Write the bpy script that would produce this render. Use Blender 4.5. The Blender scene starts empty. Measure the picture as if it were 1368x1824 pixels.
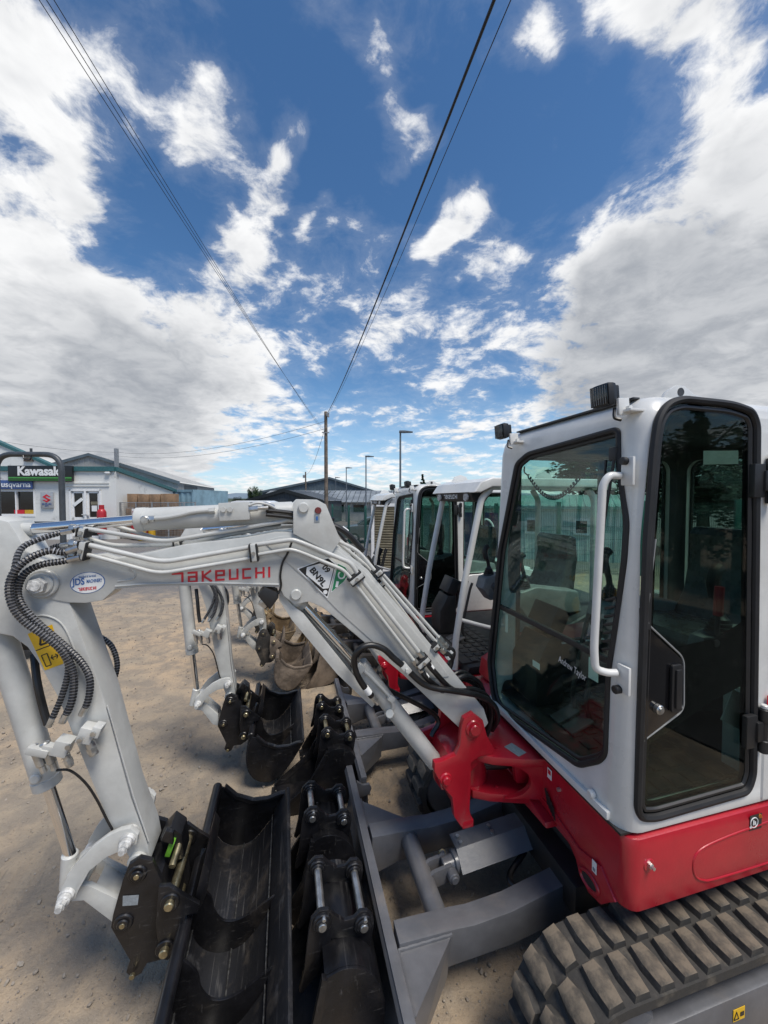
import bpy, bmesh, math, random
from mathutils import Vector, Matrix, noise
R = math.radians
random.seed(7)
scene = bpy.context.scene
COL = scene.collection

# ------------------------------------------------------------------ camera
CAM_H = 2.08
cam_d = bpy.data.cameras.new('camera')
cam_d.sensor_fit = 'HORIZONTAL'; cam_d.sensor_width = 36.0
cam_d.lens = 36.0 * 685.0 / 1368.0
cam_d.clip_start = 0.02; cam_d.clip_end = 6000
cam = bpy.data.objects.new('camera', cam_d); COL.objects.link(cam)
cam.location = (0, 0, CAM_H); cam.rotation_euler = (R(90 - 1.84), 0, 0)
scene.camera = cam

# ------------------------------------------------------------------ light
SUN_DIR = Vector((0.40, -0.38, 1.05)).normalized()
sun_d = bpy.data.lights.new('sun', 'SUN'); sun_d.energy = 2.1; sun_d.angle = R(22); sun_d.color = (1.0, 0.94, 0.86)
sun = bpy.data.objects.new('sun', sun_d); COL.objects.link(sun)
sun.rotation_euler = (-SUN_DIR).to_track_quat('-Z', 'Y').to_euler()
SUN_EL = math.asin(SUN_DIR.z); SUN_AZ = math.atan2(SUN_DIR.x, SUN_DIR.y)

scene.view_settings.view_transform = 'Standard'
scene.view_settings.look = 'None'
scene.view_settings.exposure = 1.02
scene.view_settings.gamma = 1.0
scene.view_settings.use_curve_mapping = False

# ------------------------------------------------------------------ world: Nishita sky with cumulus
world = bpy.data.worlds.new('World'); scene.world = world; world.use_nodes = True
nt = world.node_tree; nt.nodes.clear()
world.cycles.sampling_method = 'MANUAL'; world.cycles.sample_map_resolution = 512
class NG:
    """tiny helper for chaining shader nodes"""
    def __init__(s, tree): s.t = tree
    def new(s, typ, **kw):
        n = s.t.nodes.new(typ)
        for k, v in kw.items(): setattr(n, k, v)
        return n
    def put(s, sock, v):
        if isinstance(v, bpy.types.NodeSocket): s.t.links.new(v, sock)
        else: sock.default_value = v
    def math(s, op, a, b=0.0, c=None, clamp=False):
        n = s.new('ShaderNodeMath', operation=op); n.use_clamp = clamp
        s.put(n.inputs[0], a); s.put(n.inputs[1], b)
        if c is not None: s.put(n.inputs[2], c)
        return n.outputs[0]
    def vmath(s, op, a, b=(0, 0, 0)):
        n = s.new('ShaderNodeVectorMath', operation=op)
        s.put(n.inputs[0], a)
        if op == 'SCALE': s.put(n.inputs['Scale'], b)
        else: s.put(n.inputs[1], b)
        return n.outputs['Value'] if op in ('LENGTH', 'DOT_PRODUCT', 'DISTANCE') else n.outputs[0]
    def maprange(s, v, a, b, c=0.0, d=1.0, smooth=True):
        n = s.new('ShaderNodeMapRange'); n.interpolation_type = 'SMOOTHSTEP' if smooth else 'LINEAR'
        s.put(n.inputs[0], v)
        for i, x in enumerate((a, b, c, d)): s.put(n.inputs[i + 1], x)
        return n.outputs[0]
    def noise(s, vec, scale, detail=8, rough=0.55, dist=0.0, dim='3D'):
        n = s.new('ShaderNodeTexNoise'); n.noise_dimensions = dim
        s.put(n.inputs['Vector'], vec); n.inputs['Scale'].default_value = scale
        n.inputs['Detail'].default_value = detail; n.inputs['Roughness'].default_value = rough
        n.inputs['Distortion'].default_value = dist
        return n.outputs['Fac']
    def mix(s, f, a, b, typ='RGBA'):
        n = s.new('ShaderNodeMix', data_type=typ)
        ia, ib, o = (6, 7, 2) if typ == 'RGBA' else (2, 3, 0)
        s.put(n.inputs[0], f); s.put(n.inputs[ia], a); s.put(n.inputs[ib], b)
        return n.outputs[o]
g = NG(nt)
tc = g.new('ShaderNodeTexCoord').outputs['Generated']
sky = g.new('ShaderNodeTexSky', sky_type='NISHITA'); sky.sun_disc = False
sky.sun_elevation = SUN_EL; sky.sun_rotation = SUN_AZ; sky.altitude = 80; sky.air_density = 1.0; sky.dust_density = 0.35; sky.ozone_density = 2.2
sep = g.new('ShaderNodeSeparateXYZ'); nt.links.new(tc, sep.inputs[0])
dz = g.math('MAXIMUM', sep.outputs[2], 0.0)
den = g.math('POWER', g.math('ADD', dz, 0.10), 0.72)
comb = g.new('ShaderNodeCombineXYZ')
g.put(comb.inputs[0], g.math('DIVIDE', sep.outputs[0], den)); g.put(comb.inputs[1], g.math('DIVIDE', sep.outputs[1], den)); g.put(comb.inputs[2], g.math('MULTIPLY', sep.outputs[2], 1.2))
pl = comb.outputs[0]
# cloud banks: directions (x, y, z), radius, weight
BANKS = [((-0.646, 0.718, 0.259), 0.381, 0.2), ((-0.495, 0.81, 0.315), 0.325, 0.15), ((-0.329, 0.896, 0.297), 0.233, 0.08), ((-0.552, 0.589, 0.59), 0.193, 0.11), ((-0.595, 0.668, 0.448), 0.171, 0.09), ((-0.52, 0.542, 0.661), 0.14, 0.1), ((0.598, 0.7, 0.391), 0.352, 0.23), ((0.404, 0.836, 0.372), 0.264, 0.12), ((0.606, 0.623, 0.496), 0.156, 0.07), ((0.676, 0.686, 0.267), 0.245, 0.2), ((0.434, 0.568, 0.7), 0.177, 0.24), ((-0.124, 0.617, 0.777), 0.095, 0.1), ((0.014, 0.63, 0.776), 0.114, 0.15), ((0.006, 0.744, 0.669), 0.1, 0.24), ((0.151, 0.808, 0.57), 0.092, 0.26), ((-0.244, 0.766, 0.594), 0.103, 0.2), ((-0.32, 0.678, 0.661), 0.103, 0.14), ((-0.19, 0.728, 0.659), 0.072, 0.16), ((-0.13, 0.802, 0.583), 0.068, 0.2), ((0.228, 0.634, 0.739), 0.084, 0.15), ((0.255, 0.824, 0.506), 0.093, 0.15), ((-0.299, 0.823, 0.483), 0.092, 0.16), ((-0.056, 0.892, 0.448), 0.216, 0.09), ((0.075, 0.925, 0.373), 0.199, 0.06), ((0.225, 0.936, 0.271), 0.19, 0.08), ((-0.061, 0.677, 0.734), 0.309, -0.1), ((0.317, 0.708, 0.632), 0.263, -0.1), ((-0.052, 0.835, 0.548), 0.213, -0.05), ((-0.435, 0.705, 0.561), 0.154, -0.05)]
wob = g.new('ShaderNodeTexNoise'); g.put(wob.inputs['Vector'], tc); wob.inputs['Scale'].default_value = 5.0; wob.inputs['Detail'].default_value = 3
wv = g.vmath('SCALE', g.vmath('SUBTRACT', wob.outputs['Color'], (0.5, 0.5, 0.5)), 0.26)
dirw = g.vmath('ADD', tc, wv)
def bank_sum(items):
    tot = None
    for c, rad, w in items:
        d = g.vmath('DISTANCE', dirw, c)
        m = g.maprange(d, rad * 0.25, rad, w, 0.0)
        tot = m if tot is None else g.math('ADD', tot, m)
    return tot
bank = bank_sum(BANKS)
w2 = g.new('ShaderNodeTexNoise'); g.put(w2.inputs['Vector'], pl); w2.inputs['Scale'].default_value = 2.6; w2.inputs['Detail'].default_value = 3
plw = g.vmath('ADD', pl, g.vmath('SCALE', g.vmath('SUBTRACT', w2.outputs['Color'], (0.5, 0.5, 0.5)), 0.22))
def field(vec, det=8):
    a = g.noise(vec, 2.9, det, 0.60)
    b = g.noise(vec, 9.0, det - 1, 0.66)
    return g.math('ADD', g.math('MULTIPLY', a, 0.64), g.math('MULTIPLY', b, 0.36))
f1 = field(plw)
f2 = field(g.vmath('ADD', plw, (SUN_DIR.x * 0.10, SUN_DIR.y * 0.10, 0.12)), 4)
low = g.maprange(sep.outputs[2], 0.02, 0.40, 0.115, 0.0)
cov = g.math('ADD', g.math('ADD', f1, bank), low)
mask = g.maprange(cov, 0.555, 0.695)
wisp = g.math('MULTIPLY', g.maprange(cov, 0.46, 0.62), 0.10)
mask = g.math('MAXIMUM', mask, wisp)
thick = g.maprange(cov, 0.66, 1.0)
lit = g.math('ADD', 0.90, g.math('MULTIPLY', g.math('SUBTRACT', f1, f2), 1.8), clamp=True)
tex2 = g.noise(plw, 1.5, 4, 0.5)
greyb = bank_sum([((0.637, 0.718, 0.279), 0.382, 0.85), ((0.5, 0.815, 0.294), 0.276, 0.5), ((-0.656, 0.727, 0.2), 0.314, 0.5), ((-0.503, 0.839, 0.206), 0.286, 0.36)])
shade = g.math('SUBTRACT', lit, g.math('MULTIPLY', thick, g.maprange(tex2, 0.36, 0.64, 0.0, 0.62)))
shade = g.math('SUBTRACT', shade, g.math('MULTIPLY', greyb, g.maprange(tex2, 0.25, 0.70, 0.5, 1.1)), clamp=True)
shade = g.math('MAXIMUM', shade, g.maprange(f1, 0.38, 0.64, 0.0, 0.34))
ccol = g.mix(shade, (0.19, 0.203, 0.225, 1), (0.49, 0.492, 0.495, 1))
hz = g.maprange(sep.outputs[2], 0.0, 0.30, 0.45, 0.0)
skyc = g.new('ShaderNodeHueSaturation'); skyc.inputs['Saturation'].default_value = 1.22; skyc.inputs['Value'].default_value = 1.0
nt.links.new(sky.outputs[0], skyc.inputs['Color'])
skys = g.vmath('SCALE', skyc.outputs[0], 0.062)
skys = g.mix(hz, skys, (0.22, 0.36, 0.54, 1))
final = g.mix(mask, skys, ccol)
below = g.maprange(sep.outputs[2], -0.03, 0.0, 0.0, 1.0)
final = g.mix(below, (0.20, 0.18, 0.15, 1), final)
bg = g.new('ShaderNodeBackground'); g.put(bg.inputs['Color'], final); bg.inputs['Strength'].default_value = 1.0
out = g.new('ShaderNodeOutputWorld'); nt.links.new(bg.outputs[0], out.inputs[0])

# ------------------------------------------------------------------ materials
M = {}
def mat(name, col, rough=0.5, metal=0.0, var=0.12, scale=9.0, bump=0.0, bscale=60.0, coat=0.0, col2=None, lo=0.4, hi=0.65, spec=0.5, rvar=0.15, detail=6, streak=0.0, dust=0.0):
    m = bpy.data.materials.new(name); m.use_nodes = True
    t = m.node_tree; n = NG(t); b = t.nodes['Principled BSDF']
    co = n.new('ShaderNodeTexCoord').outputs['Object']
    f = n.noise(co, scale, detail, 0.6)
    c2 = col2 if col2 else tuple(max(0, c * (1 - 2.2 * var)) for c in col)
    cc = n.mix(n.maprange(f, lo, hi), (*c2, 1), (*col, 1))
    fine = n.noise(co, scale * 7, 4, 0.6)
    cc = n.mix(n.maprange(fine, 0.35, 0.75, 0.0, min(0.5, var * 1.5)), cc, (*[c * 0.6 for c in col], 1))
    if streak:   # scrapes: thin stretched marks
        sv = n.vmath('MULTIPLY', co, (9.0, 1.4, 60.0)); sk_ = n.noise(sv, 1.6, 4, 0.6); sv2 = n.vmath('MULTIPLY', co, (70.0, 1.2, 20.0)); sk2 = n.noise(sv2, 1.3, 4, 0.6)
        cc = n.mix(n.math('MULTIPLY', n.math('MAXIMUM', n.maprange(sk_, 0.60, 0.74), n.maprange(sk2, 0.62, 0.76)), streak), cc, (0.16, 0.155, 0.15, 1))
    if dust:     # dried dirt film in patches
        dn_ = n.noise(co, scale * 0.6, 8, 0.7, 0.4); cc = n.mix(n.maprange(dn_, 0.50, 0.74, 0.0, dust), cc, (0.33, 0.27, 0.205, 1))
    n.put(b.inputs['Base Color'], cc)
    n.put(b.inputs['Roughness'], n.maprange(f, 0.3, 0.7, max(0.02, rough - rvar * rough), min(1, rough + rvar * rough), smooth=False))
    b.inputs['Metallic'].default_value = metal
    b.inputs['Specular IOR Level'].default_value = spec
    if coat: b.inputs['Coat Weight'].default_value = coat; b.inputs['Coat Roughness'].default_value = 0.12
    if bump:
        bn = n.new('ShaderNodeBump'); bn.inputs['Strength'].default_value = 1.0; bn.inputs['Distance'].default_value = bump
        n.put(bn.inputs['Height'], n.noise(co, bscale, 5, 0.6)); t.links.new(bn.outputs[0], b.inputs['Normal'])
    M[name] = m; return m
mat('white_paint', (0.525, 0.53, 0.505), 0.34, var=0.07, scale=6, bump=0.0005, bscale=90, coat=0.25, dust=0.22)
mat('cab_paint', (0.66, 0.66, 0.635), 0.30, var=0.05, scale=4, bump=0.0003, bscale=80, coat=0.3, dust=0.12)
mat('worn_white', (0.48, 0.475, 0.44), 0.5, var=0.16, scale=7, bump=0.0006)
mat('red_paint', (0.41, 0.009, 0.022), 0.30, var=0.08, scale=4, bump=0.0004, bscale=80, coat=0.35, dust=0.10)
mat('red_decal', (0.55, 0.015, 0.03), 0.4, var=0.03)
mat('grey_steel', (0.118, 0.120, 0.128), 0.36, var=0.10, scale=6, bump=0.0005, coat=0.2, dust=0.20)
mat('black_steel', (0.0095, 0.0095, 0.0115), 0.34, var=0.25, scale=7, bump=0.0007, bscale=50, dust=0.06, streak=0.25)
mat('scuffed_steel', (0.014, 0.0145, 0.017), 0.42, var=0.2, scale=11, bump=0.0008, bscale=40, col2=(0.055, 0.055, 0.058), lo=0.28, hi=0.42, streak=0.6, dust=0.16)
mat('black_plastic', (0.018, 0.018, 0.019), 0.5, var=0.15, bump=0.0003)
mat('dark_grey_plastic', (0.06, 0.062, 0.066), 0.55, var=0.12)
mat('mid_grey_plastic', (0.27, 0.275, 0.27), 0.5, var=0.1)
mat('hose_rubber', (0.012, 0.012, 0.013), 0.38, var=0.2, scale=20)
mat('hose_guard', (0.36, 0.365, 0.38), 0.45, var=0.12, scale=30)
mat('seal_rubber', (0.014, 0.014, 0.015), 0.6, var=0.2)
mat('track_rubber', (0.035, 0.033, 0.030), 0.75, var=0.25, scale=14, bump=0.002, bscale=40, col2=(0.10, 0.088, 0.07), lo=0.25, hi=0.5)
mat('dusty_rubber', (0.15, 0.122, 0.09), 0.9, var=0.2, scale=16, bump=0.003, bscale=45, col2=(0.05, 0.044, 0.036), lo=0.36, hi=0.6)
mat('chrome', (0.80, 0.80, 0.80), 0.17, metal=1.0, var=0.03)
mat('zinc', (0.60, 0.60, 0.58), 0.32, metal=0.9, var=0.15, scale=25)
mat('brass_pin', (0.52, 0.45, 0.28), 0.35, metal=0.9, var=0.2, scale=25)
mat('wet_paint_pin', (0.66, 0.66, 0.64), 0.42, var=0.2, scale=40, bump=0.003, bscale=60)
mat('muddy_steel', (0.21, 0.165, 0.125), 0.8, var=0.2, scale=6, bump=0.004, bscale=30, col2=(0.085, 0.066, 0.05))
mat('clay_steel', (0.30, 0.215, 0.12), 0.85, var=0.2, scale=6, bump=0.004, bscale=30, col2=(0.12, 0.085, 0.05))
mat('grimy_black', (0.028, 0.025, 0.022), 0.6, var=0.3, scale=9, bump=0.002, col2=(0.11, 0.09, 0.07), lo=0.3, hi=0.5)
mat('yellow_decal', (0.78, 0.47, 0.015), 0.45, var=0.04)
mat('white_decal', (0.75, 0.76, 0.75), 0.4, var=0.03)
mat('blue_decal', (0.03, 0.12, 0.35), 0.4, var=0.03)
mat('green_decal', (0.015, 0.24, 0.10), 0.4, var=0.04)
mat('black_decal', (0.012, 0.012, 0.013), 0.4, var=0.03)
mat('orange_decal', (0.75, 0.25, 0.02), 0.4, var=0.03)
mat('pale_decal', (0.27, 0.30, 0.32), 0.4, var=0.1, scale=80)
mat('reflector_red', (0.16, 0.03, 0.03), 0.25, var=0.1)
mat('lens', (0.5, 0.5, 0.5), 0.15, var=0.25, scale=60)
mat('lime_latch', (0.13, 0.36, 0.03), 0.4, var=0.1)
mat('gloss_black', (0.006, 0.006, 0.007), 0.12, var=0.05, rvar=0.1)
mat('seat_vinyl', (0.10, 0.105, 0.105), 0.28, var=0.2, scale=14, bump=0.006, bscale=16)
mat('cast_grey', (0.13, 0.13, 0.13), 0.6, var=0.15)
mat('floor_mat', (0.022, 0.022, 0.022), 0.7, var=0.3, scale=20)
mat('render_wall', (0.66, 0.66, 0.63), 0.85, var=0.06, scale=1.3, bump=0.004, bscale=20, col2=(0.17, 0.17, 0.16), lo=0.24, hi=0.45, detail=12)
mat('teal_trim', (0.035, 0.13, 0.14), 0.5, var=0.12)
mat('grey_cladding', (0.36, 0.37, 0.36), 0.6, var=0.12, scale=0.7)
mat('light_roof', (0.42, 0.42, 0.40), 0.6, var=0.12, scale=0.8)
mat('metal_roof', (0.235, 0.26, 0.275), 0.45, var=0.18, scale=0.6)
mat('navy_cladding', (0.095, 0.13, 0.155), 0.55, var=0.12, scale=0.6)
mat('charcoal_cladding', (0.055, 0.065, 0.075), 0.6, var=0.12, scale=0.6)
mat('mint_cladding', (0.50, 0.60, 0.57), 0.55, var=0.07, scale=0.8)
mat('mint_roof', (0.17, 0.30, 0.27), 0.55, var=0.1, scale=0.8)
mat('container_blue', (0.22, 0.35, 0.42), 0.5, var=0.14, scale=1.2)
mat('upvc', (0.78, 0.78, 0.77), 0.4, var=0.04)
mat('dark_window', (0.012, 0.014, 0.016), 0.08, var=0.2)
mat('sign_black', (0.012, 0.014, 0.014), 0.4, var=0.1)
mat('sign_green', (0.06, 0.30, 0.06), 0.4, var=0.08)
mat('sign_blue', (0.045, 0.09, 0.24), 0.4, var=0.05)
mat('silver_sign', (0.42, 0.43, 0.44), 0.35, metal=0.3, var=0.06)
mat('gas_red', (0.45, 0.02, 0.03), 0.4, var=0.1)
mat('gas_yellow', (0.62, 0.36, 0.02), 0.45, var=0.12)
mat('cardboard', (0.30, 0.19, 0.11), 0.85, var=0.15, scale=3)
mat('galvanised', (0.34, 0.35, 0.36), 0.5, metal=0.4, var=0.12)
mat('rops_grey', (0.055, 0.065, 0.075), 0.45, var=0.12)
mat('wood_pole', (0.20, 0.16, 0.125), 0.9, var=0.25, scale=4, bump=0.006, bscale=20)
mat('lamp_steel', (0.11, 0.13, 0.15), 0.5, var=0.08)
mat('cable_black', (0.01, 0.01, 0.012), 0.6, var=0.1)
mat('fence_green', (0.015, 0.10, 0.075), 0.5, var=0.1)
mat('car_grey', (0.10, 0.115, 0.11), 0.3, var=0.04, coat=0.5)
mat('car_white', (0.70, 0.71, 0.71), 0.3, var=0.03, coat=0.5)
mat('tyre', (0.022, 0.022, 0.022), 0.85, var=0.2)
mat('banner_purple', (0.035, 0.03, 0.085), 0.6, var=0.06)
mat('louvre_tan', (0.23, 0.205, 0.14), 0.6, var=0.15, scale=4)
mat('leaf', (0.055, 0.105, 0.028), 0.6, var=0.3, scale=2.5, col2=(0.022, 0.048, 0.015))
mat('leaf_dark', (0.028, 0.055, 0.022), 0.65, var=0.3, scale=2.5)
mat('bark', (0.11, 0.085, 0.065), 0.9, var=0.25, bump=0.01, bscale=20)
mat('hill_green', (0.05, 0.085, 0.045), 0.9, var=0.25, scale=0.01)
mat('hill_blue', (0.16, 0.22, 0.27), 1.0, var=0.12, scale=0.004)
mat('stone', (0.34, 0.30, 0.25), 0.95, var=0.25, scale=3, col2=(0.24, 0.20, 0.16))
mat('weld_grey', (0.10, 0.10, 0.10), 0.45, metal=0.3, var=0.3, scale=60)
mat('asphalt', (0.055, 0.053, 0.05), 0.9, var=0.2, scale=3, bump=0.004, bscale=60)
mat('twig', (0.20, 0.15, 0.10), 0.95, var=0.25)
mat('grass_blade', (0.09, 0.12, 0.035), 0.8, var=0.3)
def glass(name, tint, ior=1.5):
    m = bpy.data.materials.new(name); m.use_nodes = True; t = m.node_tree; t.nodes.clear(); n = NG(t)
    co = n.new('ShaderNodeTexCoord').outputs['Object']
    tr = n.new('ShaderNodeBsdfTransparent'); sm = n.noise(co, 6, 5)
    n.put(tr.inputs[0], n.mix(n.maprange(sm, 0.45, 0.75, 0, 0.25), (*tint, 1), (*[c * 0.8 for c in tint], 1)))
    gl = n.new('ShaderNodeBsdfGlossy'); gl.inputs['Roughness'].default_value = 0.015
    df = n.new('ShaderNodeBsdfDiffuse'); df.inputs[0].default_value = (0.35, 0.34, 0.32, 1)
    lw = n.new('ShaderNodeLayerWeight'); lw.inputs[0].default_value = 0.5; f0 = ((ior - 1) / (ior + 1)) ** 2
    fres = n.math('ADD', f0, n.math('MULTIPLY', n.math('POWER', lw.outputs['Facing'], 5.0), 1 - f0))
    mx = n.new('ShaderNodeMixShader'); n.put(mx.inputs[0], fres); t.links.new(tr.outputs[0], mx.inputs[1]); t.links.new(gl.outputs[0], mx.inputs[2])
    dust = n.new('ShaderNodeMixShader'); n.put(dust.inputs[0], n.maprange(n.noise(co, 18, 8, 0.7), 0.5, 0.8, 0.001, 0.018))
    t.links.new(mx.outputs[0], dust.inputs[1]); t.links.new(df.outputs[0], dust.inputs[2])
    o = n.new('ShaderNodeOutputMaterial'); t.links.new(dust.outputs[0], o.inputs[0]); M[name] = m
glass('screen_glass', (0.80, 0.91, 0.87)); glass('door_glass', (0.55, 0.64, 0.60), 1.36); glass('house_glass', (0.25, 0.28, 0.30), 1.6)
def ground_mat():
    m = bpy.data.materials.new('dirt_ground'); m.use_nodes = True; t = m.node_tree; n = NG(t); b = t.nodes['Principled BSDF']
    co = n.new('ShaderNodeTexCoord').outputs['Object']
    big = n.noise(co, 0.55, 8, 0.6, 0.4); mid = n.noise(co, 4.5, 9, 0.65, 0.3); fine = n.noise(co, 60, 6, 0.7); grit = n.noise(co, 230, 3, 0.6)
    c = n.mix(n.maprange(big, 0.36, 0.64), (0.315, 0.265, 0.20, 1), (0.44, 0.33, 0.22, 1))
    c = n.mix(n.maprange(mid, 0.40, 0.62, 0.0, 0.75), c, (0.225, 0.195, 0.16, 1))
    c = n.mix(n.maprange(fine, 0.52, 0.72, 0.0, 0.55), c, (0.15, 0.125, 0.10, 1))
    c = n.mix(n.maprange(grit, 0.60, 0.72, 0.0, 0.6), c, (0.46, 0.41, 0.34, 1))
    # worn tarmac towards the showroom
    sp = n.new('ShaderNodeSeparateXYZ'); t.links.new(co, sp.inputs[0])
    w = n.math('ADD', sp.outputs[1], n.math('MULTIPLY', n.math('SUBTRACT', mid, 0.5), 3.0))
    w = n.math('SUBTRACT', w, n.math('MULTIPLY', sp.outputs[0], 0.35))
    tar = n.mix(n.maprange(fine, 0.35, 0.65), (0.12, 0.115, 0.11, 1), (0.20, 0.19, 0.18, 1))
    # rubber-track marks across the yard
    marks = None
    for ang, off in ((0.35, 1.35), (0.35, 2.55), (1.25, -2.2), (1.25, -3.3), (0.75, 0.2)):
        ca, sa = math.cos(ang), math.sin(ang)
        u = n.math('ADD', n.math('MULTIPLY', sp.outputs[0], ca), n.math('MULTIPLY', sp.outputs[1], sa)); vv = n.math('SUBTRACT', n.math('MULTIPLY', sp.outputs[1], ca), n.math('MULTIPLY', sp.outputs[0], sa))
        dist = n.math('ABSOLUTE', n.math('SUBTRACT', n.math('ADD', vv, n.math('MULTIPLY', n.math('SUBTRACT', big, 0.5), 0.5)), off))
        bandm = n.maprange(dist, 0.11, 0.17, 1.0, 0.0); lug_ = n.math('SINE', n.math('MULTIPLY', u, 62.0)); lug_ = n.maprange(lug_, -0.3, 0.5)
        mk = n.math('MULTIPLY', n.math('MULTIPLY', bandm, lug_), n.maprange(n.noise(co, 1.1, 3), 0.42, 0.6)); marks = mk if marks is None else n.math('MAXIMUM', marks, mk)
    c = n.mix(n.math('MULTIPLY', marks, 0.28), c, (0.20, 0.155, 0.115, 1))
    c = n.mix(n.maprange(w, 9.5, 12.0), c, tar)
    n.put(b.inputs['Base Color'], c); b.inputs['Roughness'].default_value = 0.95; b.inputs['Specular IOR Level'].default_value = 0.2
    h = n.math('ADD', n.math('SUBTRACT', n.math('MULTIPLY', mid, 0.040), n.math('MULTIPLY', marks, 0.010)), n.math('ADD', n.math('MULTIPLY', fine, 0.007), n.math('MULTIPLY', grit, 0.0022)))
    bn = n.new('ShaderNodeBump'); bn.inputs['Strength'].default_value = 0.9; bn.inputs['Distance'].default_value = 1.0
    n.put(bn.inputs['Height'], h); t.links.new(bn.outputs[0], b.inputs['Normal']); M['dirt_ground'] = m
ground_mat()

# ------------------------------------------------------------------ mesh helpers
def V(*a): return Vector(a)
class MB:
    def __init__(s): s.v = []; s.f = []; s.m = []
    def add(s, vs, fs, mi=0):
        o = len(s.v); s.v += [tuple(v) for v in vs]
        for f in fs: s.f.append(tuple(i + o for i in f)); s.m.append(mi)
        return s
    def bm(s, bm, mi=0):
        bm.verts.index_update(); vs = [v.co.copy() for v in bm.verts]
        fs = [[v.index for v in f.verts] for f in bm.faces]; bm.free(); return s.add(vs, fs, mi)
    def box(s, c, d, rot=None, bevel=0.0, mi=0):
        b = bmesh.new(); bmesh.ops.create_cube(b, size=1.0)
        for v in b.verts: v.co = Vector((v.co.x * d[0], v.co.y * d[1], v.co.z * d[2]))
        if bevel: bmesh.ops.bevel(b, geom=b.edges[:], offset=bevel, segments=2, profile=0.6, affect='EDGES')
        mt = Matrix.Translation(c)
        if rot is not None: mt = mt @ rot.to_4x4()
        bmesh.ops.transform(b, matrix=mt, verts=b.verts); return s.bm(b, mi)
    def prism(s, pts, a, b_, axis='y', bevel=0.0, mi=0, fn=None, seg=2):
        """extrude a 2D outline; axis y: (x,z), axis x: (y,z), axis z: (x,y)"""
        def mk(p, t):
            if axis == 'y': return Vector((p[0], t, p[1]))
            if axis == 'x': return Vector((t, p[0], p[1]))
            return Vector((p[0], p[1], t))
        bm_ = bmesh.new(); A = [bm_.verts.new(mk(p, a)) for p in pts]; Bv = [bm_.verts.new(mk(p, b_)) for p in pts]
        n = len(pts); bm_.faces.new(A); bm_.faces.new(Bv[::-1])
        for i in range(n):
            j = (i + 1) % n; bm_.faces.new((A[j], A[i], Bv[i], Bv[j]))
        bmesh.ops.recalc_face_normals(bm_, faces=bm_.faces)
        if bevel:
            caps = set(bm_.faces[0].edges) | set(bm_.faces[1].edges) if False else None
            es = [e for e in bm_.edges if len(e.link_faces) == 2 and e.calc_face_angle(0) > 1.2]
            bmesh.ops.bevel(bm_, geom=es, offset=bevel, segments=seg, profile=0.6, affect='EDGES', clamp_overlap=True)
        if fn:
            for v in bm_.verts: v.co = fn(v.co)
        return s.bm(bm_, mi)
    def cyl(s, p0, p1, r, r1=None, n=20, mi=0, ch=0.0, caps=True):
        p0, p1 = Vector(p0), Vector(p1); r1 = r if r1 is None else r1
        d = (p1 - p0); L = d.length; d = d / L
        u = d.orthogonal().normalized(); w = d.cross(u)
        rings = [(0, r), (L, r1)]
        if ch: rings = [(0, r - ch), (ch, r), (L - ch, r1), (L, r1 - ch)]
        vs, fs = [], []
        for t, rr in rings:
            for k in range(n):
                a = 2 * math.pi * k / n; vs.append(p0 + d * t + (u * math.cos(a) + w * math.sin(a)) * rr)
        for q in range(len(rings) - 1):
            for k in range(n):
                k2 = (k + 1) % n; fs.append((q * n + k, q * n + k2, (q + 1) * n + k2, (q + 1) * n + k))
        if caps:
            fs.append(tuple(range(n - 1, -1, -1))); o = (len(rings) - 1) * n; fs.append(tuple(range(o, o + n)))
        return s.add(vs, fs, mi)
    def tube(s, path, r, n=8, mi=0, closed=False, rfn=None, mfn=None, caps=True):
        path = [Vector(p) for p in path]; N = len(path); vs, fs = [], []
        prev = None
        for i, p in enumerate(path):
            if closed: t = path[(i + 1) % N] - path[i - 1]
            else: t = path[min(i + 1, N - 1)] - path[max(i - 1, 0)]
            if t.length < 1e-9: t = Vector((1, 0, 0))
            t.normalize()
            if prev is None: u = t.orthogonal().normalized()
            else:
                u = prev - t * prev.dot(t)
                u = u.normalized() if u.length > 1e-6 else t.orthogonal().normalized()
            prev = u; w = t.cross(u); rr = rfn(i) if rfn else r
            for k in range(n):
                a = 2 * math.pi * k / n; vs.append(p + (u * math.cos(a) + w * math.sin(a)) * rr)
        o = len(s.v); s.v += [tuple(v) for v in vs]
        for i in range(N if closed else N - 1):
            i2 = (i + 1) % N
            for k in range(n):
                k2 = (k + 1) % n; s.f.append((o + i * n + k, o + i * n + k2, o + i2 * n + k2, o + i2 * n + k)); s.m.append(mfn(i) if mfn else mi)
        if caps and not closed:
            s.f.append(tuple(o + k for k in range(n - 1, -1, -1))); s.m.append(mi)
            s.f.append(tuple(o + (N - 1) * n + k for k in range(n))); s.m.append(mi)
        return s
    def lathe(s, prof, c=(0, 0, 0), n=20, mi=0):
        vs, fs = [], []
        for r, z in prof:
            for k in range(n): a = 2 * math.pi * k / n; vs.append((c[0] + r * math.cos(a), c[1] + r * math.sin(a), c[2] + z))
        for q in range(len(prof) - 1):
            for k in range(n): k2 = (k + 1) % n; fs.append((q * n + k, q * n + k2, (q + 1) * n + k2, (q + 1) * n + k))
        return s.add(vs, fs, mi)
    def quad(s, a, b, c, d, mi=0): return s.add([a, b, c, d], [(0, 1, 2, 3)], mi)
    def mesh(s, name, mats, smooth=35):
        me = bpy.data.meshes.new(name); me.from_pydata(s.v, [], s.f); me.update()
        for mm in (mats if isinstance(mats, (list, tuple)) else [mats]): me.materials.append(M[mm])
        if any(s.m): me.polygons.foreach_set('material_index', s.m)
        me.polygons.foreach_set('use_smooth', [True] * len(s.f))
        if smooth < 180: me.set_sharp_from_angle(angle=R(smooth))
        return me
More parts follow.
